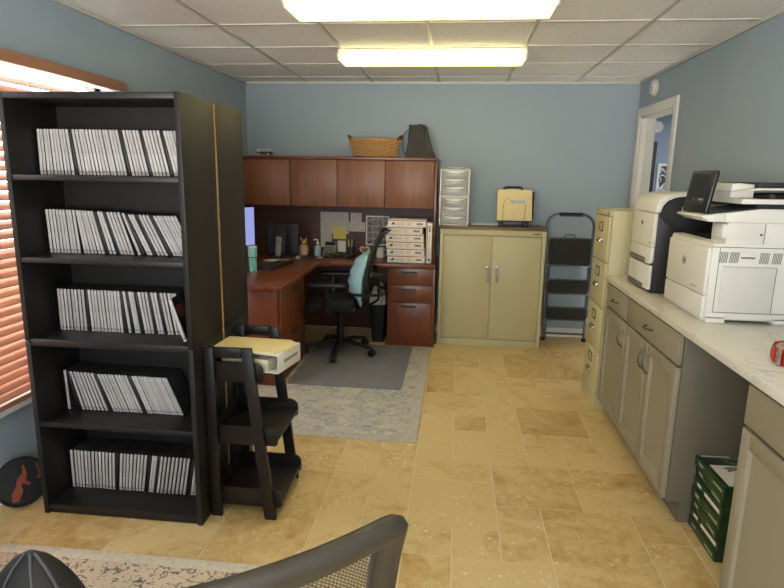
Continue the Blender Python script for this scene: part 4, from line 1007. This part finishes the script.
def base_cab(y0, y1, label, drawers, doors):
    r = thing('base_cabinet', label, 'cabinet', (1.27, (y0 + y1) / 2, 0), group='grey base cabinets under the counter')
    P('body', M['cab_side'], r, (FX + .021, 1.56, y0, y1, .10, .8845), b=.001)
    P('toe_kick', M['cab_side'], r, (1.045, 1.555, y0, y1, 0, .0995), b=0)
    for a, c in drawers:
        d = front('drawer', r, a, c, .735, .872, False); m_ = (a + c) / 2
        fin('handle', arc_pull((FX, m_ + .05, .80), (FX, m_ - .05, .80), .028), M['nickel'], d)
    for a, c, h in doors:
        d = front('door', r, a, c, .105, .722, True)
        fin('handle', arc_pull((FX, h, .685), (FX, h, .575), .03), M['nickel'], d)
base_cab(3.285, 3.75, 'grey base cabinet with single door next to the file cabinet', [(3.295, 3.735)], [(3.295, 3.735, 3.325)])
base_cab(2.50, 3.284, 'grey base cabinet with wide drawer and two doors under the white printers', [(2.512, 3.278)], [(2.90, 3.278, 2.932), (2.512, 2.893, 2.862)])
base_cab(1.20, 1.925, 'grey base cabinet nearest the camera at the right edge', [(1.21, 1.912)], [(1.21, 1.912, 1.245)])

# paper reams on the floor in the knee space
for k in range(7):
    z = .0015 + k * .0482
    r = thing('paper_ream', 'green-wrapped paper ream, %s in the stack under the counter' % ['lowest', 'second from bottom', 'third from bottom', 'middle', 'third from top', 'second from top', 'topmost, with white picture panel,'][k], 'paper ream', (1.214, 2.357, z), rz=radians(1.5 * sin(k * 2.3)), group='paper reams under the counter')
    dx = .003 * sin(k * 1.7)
    P('wrapper', M['green'], r, (-.125 + dx, .125 + dx, -.137, .137, 0, .0478), b=.004, local=True)
    wide = k in (4, 1); ms = M['box_white'] if wide else M['green_light']
    P('stripe', ms, r, (-.1256 + dx, -.1246 + dx, -.12, .02 if wide else -.04, .014, .03 if wide else .024), b=0, local=True)
    P('side_emblem', ms, r, (-.1256 + dx, -.1246 + dx, .055, .095, .02, .034), b=0, local=True)
    P('end_stripe', M['green_light'], r, (-.02, .09, -.1376, -.1366, .018, .026), b=0, local=True)
    if k == 6:
        P('picture_panel', M['box_white'], r, (-.108, .12, -.13, .045, .0477, .0483), b=0, local=True)
        bm = B(); prism(bm, [(-.07, .02), (-.03, .035), (.02, .03), (.05, .012), (.11, .01), (.11, .002), (.04, .0), (.02, -.02), (.0, -.018), (.008, .003), (-.03, .0), (-.05, -.012), (-.06, -.008), (-.05, .008)], 'z', .0483, .0487); fin('picture', bm, M['print_grey'], r, True)
        bm = B(); tube(bm, [(.02 + .05 * cos(q), .09 + .03 * sin(q), .0481) for q in [2 * pi * j / 20 for j in range(20)]], .0012, 4, True); tube(bm, [(.02 + .038 * cos(q), .09 + .02 * sin(q), .0481) for q in [2 * pi * j / 20 for j in range(20)]], .0012, 4, True); fin('oval_emblem', bm, M['green_light'], r, True)
        P('title_strip', M['box_white'], r, (-.11, .01, .12, .13, .0477, .0482), b=0, local=True)

# ------------------------------------------------------------------ printers
def logo(par, x, y, z, r):
    """round two-letter emblem facing -x"""
    bm = B(); tube(bm, [(x, y + r * cos(q), z + r * sin(q)) for q in [2 * pi * k / 20 for k in range(20)]],   .0009, 5, True)
    tube(bm, [(x, y + .45 * r, z + .75 * r), (x, y + .2 * r, z - .45 * r)], .0009, 5); tube(bm, [(x, y + .32 * r, z + .1 * r), (x, y + .05 * r, z + .2 * r), (x, y - .05 * r, z - .45 * r)], .0009, 5)
    tube(bm, [(x, y - .1 * r, z + .35 * r), (x, y - .35 * r, z - .85 * r)], .0009, 5); tube(bm, [(x, y - .15 * r, z + .3 * r), (x, y - .5 * r, z + .25 * r), (x, y - .55 * r, z - .3 * r), (x, y - .3 * r, z - .35 * r)], .0009, 5)
    return fin('emblem', bm, M['print_dark'], par)
CT = .9185
p1 = thing('laser_printer', 'tall white and black laser printer at the far end of the counter', 'printer', (1.25, 3.37, CT))
a0, a1 = 3.19, 3.56
prof = [(1.05, CT), (1.05, 1.33)] + [(1.05 + .13 - .13 * cos(radians(q)), 1.31 + .125 * sin(radians(q))) for q in (10, 30, 50, 70, 90)] + [(1.46, 1.44), (1.46, CT)]
bm = B(); prism(bm, prof, 'y', a0, a1, .004); fin('body', bm, M['dark_plastic'], p1)
sh = [(1.033, 1.345), (1.036, 1.375), (1.048, 1.405), (1.075, 1.432), (1.12, 1.446), (1.20, 1.449), (1.40, 1.449), (1.40, 1.436), (1.20, 1.434), (1.13, 1.428), (1.09, 1.41), (1.068, 1.385), (1.058, 1.345)]
bm = B(); prism(bm, [(x, z + .0025) for x, z in sh], 'y', a0 - .003, a1 + .003, .002); fin('hood', bm, M['printer_white'], p1)
P('front_door', M['printer_white'], p1, (1.032, 1.053, a0 + .004, a1 - .002, 1.165, 1.343), b=.004)
P('paper_tray', M['printer_white'], p1, (1.032, 1.053, a0 + .006, a1 - .002, 1.085, 1.162), (1.026, 1.053, a0 + .02, a0 + .08, 1.075, 1.09), b=.004)
P('paper_tray', M['printer_white'], p1, (1.032, 1.053, a0 + .012, a1 - .002, .935, 1.065), b=.004)
for z in (1.078, .935):
    P('tray_handle', M['seam'], p1, (1.024, 1.036, a0 + .09, a1 - .02, z - .002, z + .022), b=.004)
logo(p1, 1.031, 3.385, 1.283, .013)
P('port_line', M['seam'], p1, (1.0305, 1.0318, a0 + .03, a0 + .06, 1.185, 1.188), b=0)

p2 = thing('laser_printer', 'large white multifunction printer with tilted black touch panel on the counter', 'printer', (1.32, 2.79, CT))
b0, b1 = 2.555, 3.035; px0, px1 = 1.072, 1.555; zb = 1.262
P('body', M['printer_white'], p2, (px0, px1, b0, b1, CT + .012, zb), b=.012)
P('front_door', M['printer_white'], p2, (px0 - .012, px0 + .012, b0 + .012, b1 - .012, 1.035, zb - .022), b=.007)
P('paper_tray', M['printer_white'], p2, (px0 - .012, px0 + .012, b0 + .012, b1 - .012, CT + .016, 1.032), b=.007)
P('foot_rail', M['printer_white'], p2, (px0 + .005, px0 + .085, b0 - .004, b1 - .03, CT, CT + .03), (1.35, 1.54, b0 - .004, b1 - .03, CT, CT + .03), (px0 + .005, px1 - .01, b0 - .004, b0 + .02, CT + .018, CT + .045), b=.004)
P('seam', M['seam'], p2, (px0 + .03, px0 + .0325, b0 - .001, b0 + .002, .965, zb - .02), (px0 + .03, px1 - .03, b0 - .001, b0 + .002, .965, .968), (1.335, 1.3375, b0 - .001, b0 + .002, .965, 1.165), (px0 + .05, 1.335, b0 - .001, b0 + .002, 1.163, 1.165), b=0)
P('top_seam', M['slot'], p2, (px0 - .0005, px1, b0 - .0006, b0 + .002, zb - .018, zb - .0155), b=0)
P('side_door', M['printer_grey'], p2, (px0 + .05, 1.333, b0 - .0035, b0 + .002, .972, 1.160), b=.002)
for x0_, n in ((1.105, 5), (1.143, 6), (1.262, 6), (1.312, 6)):
    bm = B()
    for k in range(n):
        if True:
            xx = x0_ + k * .0064; prism(bm, [(xx, 1.180), (xx + .0035, 1.180), (xx + .0065, 1.226), (xx + .003, 1.226)], 'y', b0 - .0006, b0 + .001)
    fin('vent_grille', bm, M['seam'], p2)
P('grip_recess', M['seam'], p2, (1.19, 1.245, b0 - .0008, b0 + .001, 1.199, 1.206), b=0)
P('grip', M['printer_white'], p2, (1.186, 1.249, b0 - .004, b0 + .001, 1.207, 1.230), b=.002)
logo(p2, px0 - .0128, 2.81, 1.155, .019)
P('model_strip', M['seam'], p2, (px0 - .0126, px0 - .0115, 2.64, 2.71, 1.058, 1.061), b=0)
# output bay, neck and scanner
P('output_bay', M['slot'], p2, (px0 + .05, 1.268, b0 + .165, b1 - .03, zb - .002, zb + .002), b=0)
P('neck', M['printer_white'], p2, (1.27, px1, b0 + .002, b1, zb - .005, 1.349), (1.12, 1.275, b0 + .002, b0 + .15, zb - .005, 1.349), b=.006)
P('bay_panel', M['printer_white'], p2, (1.10, 1.245, b0 - .0015, b0 + .11, zb + .018, 1.343), b=.012)
P('neck_seam', M['seam'], p2, (1.268, 1.2705, b0 - .0002, b0 + .004, zb, 1.345), b=0)
bm = B(); cyl(bm, (1.256, b0 + .004, 1.30), (1.256, b0 - .0015, 1.30), .0045, 12); fin('lock', bm, M['nickel'], p2)
bm = B(); prism(bm, [(1.105, 1.349), (1.555, 1.349), (1.555, 1.408), (1.24, 1.405), (1.105, 1.387)], 'y', b0 - .004, b1, .003); prism(bm, [(1.012, 1.368), (1.045, 1.349), (1.104, 1.349), (1.104, 1.3868), (1.09, 1.385), (1.015, 1.374)], 'y', b0 - .004, 2.835, .004); fin('scanner_base', bm, M['printer_white'], p2)
bm = B(); prism(bm, [(1.045, 1.3795), (1.09, 1.3862), (1.24, 1.4062), (1.55, 1.4090), (1.55, 1.427), (1.235, 1.424), (1.225, 1.4085), (1.09, 1.389), (1.045, 1.382)], 'y', b0 + .012, 2.82, .0008); fin('scanner_glass_frame', bm, M['dark_plastic'], p2)
bm = B(); prism(bm, [(1.165, 1.424), (1.555, 1.4275), (1.555, 1.445), (1.165, 1.445)], 'y', b0 + .006, b1, .003); fin('scanner_lid', bm, M['printer_white'], p2)
bm = B(); prism(bm, [(1.165, 1.4455), (1.262, 1.4455), (1.262, 1.504), (1.2, 1.508), (1.17, 1.506)], 'y', b0 + .12, b1 - .005, .006); fin('feeder_front', bm, M['printer_white'], p2)
bm = B(); prism(bm, [(1.262, 1.4455), (1.54, 1.4455), (1.54, 1.465), (1.262, 1.460)], 'y', b0 + .05, b1 - .02, .002); fin('feeder_output', bm, M['slot'], p2)
bm = B(); prism(bm, [(1.155, 1.474), (1.25, 1.480), (1.54, 1.484), (1.54, 1.492), (1.25, 1.489)], 'y', b0 + .06, b1 - .02, .002); fin('feeder_tray', bm, M['printer_white'], p2)
bm = B(); prism(bm, [(1.263, 1.4895), (1.54, 1.4925), (1.54, 1.513), (1.263, 1.512)], 'y', b0 + .09, b1 - .02, .003); fin('feeder_cover', bm, M['dark_plastic'], p2)
bm = B()
for x in (1.30, 1.36, 1.45): cyl(bm, (x, b0 + .046, 1.456), (x, b0 + .07, 1.456), .011, 12)
fin('feed_roller', bm, M['pewter'], p2)
# tilted control panel
pm = Matrix.Translation((1.032, 2.712, 1.378)) @ Matrix.Rotation(radians(2), 4, 'Z') @ Matrix.Rotation(radians(9), 4, 'Y')
bm = B(); box(bm, 0, .022, -.115, .115, 0, .185, b=.010, seg=3); bm.transform(pm); cp = fin('control_panel', bm, M['black_plastic'], p2)
bm = B(); box(bm, -.0006, .0004, -.085, .085, .035, .165, b=0); bm.transform(pm); fin('touch_screen', bm, M['screen_off'], cp)
bm = B(); box(bm, -.0008, .0002, -.075, .075, .047, .049); box(bm, -.0008, .0002, -.075, -.02, .055, .064); box(bm, -.0008, .0002, .01, .03, .055, .064); bm.transform(pm); fin('screen_icons', bm, M['print_grey'], cp)

# tape dispenser on the counter
td = thing('tape_dispenser', 'red hand tape dispenser lying on the counter at the right edge', 'tape dispenser', (1.15, 2.01, CT))
bm = B(); tube(bm, [(1.148 + .047 * cos(q), 2.02 + .047 * sin(q), CT + .03) for q in [2 * pi * k / 28 for k in range(28)]], [(.027, .011)] * 28, 10, True, flat=(0, 0, 1)); fin('tape_roll', bm, M['tape_clear'], td)
bm = B()
tube(bm, [(1.078, 1.995, CT + .03), (1.086, 2.03, CT + .034), (1.108, 2.065, CT + .034), (1.148, 2.08, CT + .034), (1.198, 2.065, CT + .034)], [(.026, .006)] * 5, 8, flat=(0, 0, 1))
prism(bm, rrect(1.088, 1.288, 1.955, 1.985, .01, 3), 'z', CT + .001, CT + .058, .004)
fin('frame', bm, M['red'], td)
P('blade', M['chrome'], td, (1.076, 1.082, 1.965, 1.985, CT + .004, CT + .054), b=0)

# smoke detectors, things in the next room
def detector(name, loc, axis, label):
    r = thing(name, label, 'smoke detector', loc)
    rot = Matrix.Rotation(-pi / 2, 4, 'Y') if axis == 'x' else Matrix.Rotation(pi / 2, 4, 'X')
    for nm, pr in (('base', [(.065, 0), (.068, .004), (.068, .014), (.05, .016)]), ('cover', [(.056, .0165), (.058, .026), (.05, .036), (.02, .04), (.002, .04)])):
        bm = B(); lathe(bm, pr, n=28); bm.transform(rot); fin(nm, bm, M['white'], r, True)
    bm = B(); lathe(bm, [(.006, .0402), (.006, .042), (.001, .042)], n=12); bm.transform(rot); fin('test_button', bm, M['seam'], r, True)
detector('smoke_detector', (XR, 5.19, 2.25), 'x', 'round white smoke detector on the right wall above the doorway')
detector('smoke_detector', (2.31, NY1, 2.12), 'y', 'round white smoke detector on the wall seen through the doorway')
pf = thing('picture_frame', 'framed black and white photograph on the wall beyond the doorway', 'picture', (2.53, NY1 - .02, 1.5))
bm = B()
for q in ((2.36, 2.385, 1.10, 1.70), (2.665, 2.69, 1.10, 1.70), (2.385, 2.665, 1.67, 1.70), (2.385, 2.665, 1.10, 1.13)): box(bm, q[0], q[1], NY1 - .025, NY1, q[2], q[3], b=.002)
fin('frame', bm, M['white_trim'], pf); P('photograph', M['bwphoto'], pf, (2.385, 2.665, NY1 - .012, NY1 - .004, 1.13, 1.67), b=0)
bm = B(); box(bm, 2.275, 2.325, NY1 - .03, NY1 - .001, 0, 1.95, b=.002); struct('door_2', bm, M['blackwood'])
bm = B(); box(bm, 1.75, 2.27, NY1 - .025, NY1 - .001, 0, 2.03, b=.003); struct('trim_5', bm, M['white_trim'])

# backpack in the lower left corner
bp_ = thing('backpack', 'black rounded backpack with slate piping on the floral rug', 'backpack', (-1.137, 1.315, .009))
bm = B()
def dome(u, v, o=0): # u angle, v 0..1 up
    r = (1 - max(0, (v - .25) / .75) ** 1.7) ** .62 if v < 1 else 0
    return Vector(((.192 + o) * r * cos(u), (.13 + o) * r * sin(u),   .475 * v + (o if v > .5 else 0)))
g = [[bm.verts.new(dome(2 * pi * i / 32, min(j / 16, .995))) for i in range(32)] for j in range(17)]
for j in range(16):
    for i in range(32): bm.faces.new((g[j][i], g[j][(i + 1) % 32], g[j + 1][(i + 1) % 32], g[j + 1][i]))
bm.faces.new(g[0][::-1]); bm.faces.new(g[-1]); fin('body', bm, M['bp_black'], bp_, True, sharp=1.2)
for u0 in (-.5, -1.15, -2.0):
    bm = B(); tube(bm, [dome(u0 + .25 * (1 - k / 14), min(k / 14, .99), .003) for k in range(15)], [(.003, .005)] * 15, 6); fin('piping', bm, M['bp_grey'], bp_, True)

# ------------------------------------------------------------------ light, world, camera
w = bpy.data.worlds.new('sky'); SC.world = w; w.use_nodes = True
bgn = w.node_tree.nodes['Background']
_t = w.node_tree; _c = _t.nodes.new('ShaderNodeTexCoord'); _s = _t.nodes.new('ShaderNodeSeparateXYZ'); _r = _t.nodes.new('ShaderNodeValToRGB')
_m = _t.nodes.new('ShaderNodeMapRange'); _m.inputs['From Min'].default_value = -.1; _m.inputs['From Max'].default_value = .1
_t.links.new(_c.outputs['Generated'], _s.inputs[0]); _t.links.new(_s.outputs[2], _m.inputs[0]); _t.links.new(_m.outputs[0], _r.inputs[0]); _t.links.new(_r.outputs[0], bgn.inputs[0])
_r.color_ramp.elements[0].color = (1.7, 1.64, 1.53, 1); _r.color_ramp.elements[1].color = (.52, .56, .60, 1)   # ground half brightened beyond the sky half to lift the ceiling
bgn.inputs[1].default_value = 8.5
def area(name, loc, rot, sx, sy, e, col):
    l = bpy.data.lights.new(name, 'AREA'); l.shape = 'RECTANGLE'; l.size = sx; l.size_y = sy; l.energy = e; l.color = col
    o = bpy.data.objects.new(name, l); COL.objects.link(o); o.location = loc; o.rotation_euler = rot; return o
po = area('window_daylight', (XL - .11, (WY0 + WY1) / 2, (WZ0 + WZ1) / 2), (0, -pi / 2, 0), 1.55, 1.7, 1, (1, 1, 1)); po.data.cycles.is_portal = True
po = area('window_daylight', ((FX0 + FX1) / 2, YF - .11, (FZ0 + FZ1) / 2), (pi / 2, 0, 0), FX1 - FX0, FZ1 - FZ0, 1, (1, 1, 1)); po.data.cycles.is_portal = True  # portal of the added window behind the camera
area('next_room_lamp', (2.7, 6.0, ZC - .03), (0, 0, 0), 1.2, .3, 18, (.9, .94, 1.0))
cam = bpy.data.cameras.new('camera'); co = bpy.data.objects.new('camera', cam); COL.objects.link(co); SC.camera = co
cam.sensor_fit = 'HORIZONTAL'; cam.sensor_width = 36; cam.lens = 580.87 / 784 * 36; cam.clip_start = .02
p, yw, ro = .202843, .107316, .016734
fw = Vector((-sin(yw) * cos(p), cos(yw) * cos(p), -sin(p))); rt = Vector((cos(yw), sin(yw), 0)); up = rt.cross(fw)
r2 = rt * cos(ro) + up * sin(ro); u2 = -rt * sin(ro) + up * cos(ro)
mw = Matrix((( r2.x, u2.x, -fw.x, 0), (r2.y, u2.y, -fw.y, 0), (r2.z, u2.z, -fw.z, 1.52), (0, 0, 0, 1)))
co.matrix_world = mw
vs = SC.view_settings; vs.view_transform = 'Standard'; vs.look = 'None'; vs.gamma = 1; vs.use_curve_mapping = False; vs.exposure = 0.9
SC.cycles.max_bounces = 10; SC.cycles.transparent_max_bounces = 16; SC.cycles.sample_clamp_indirect = 8
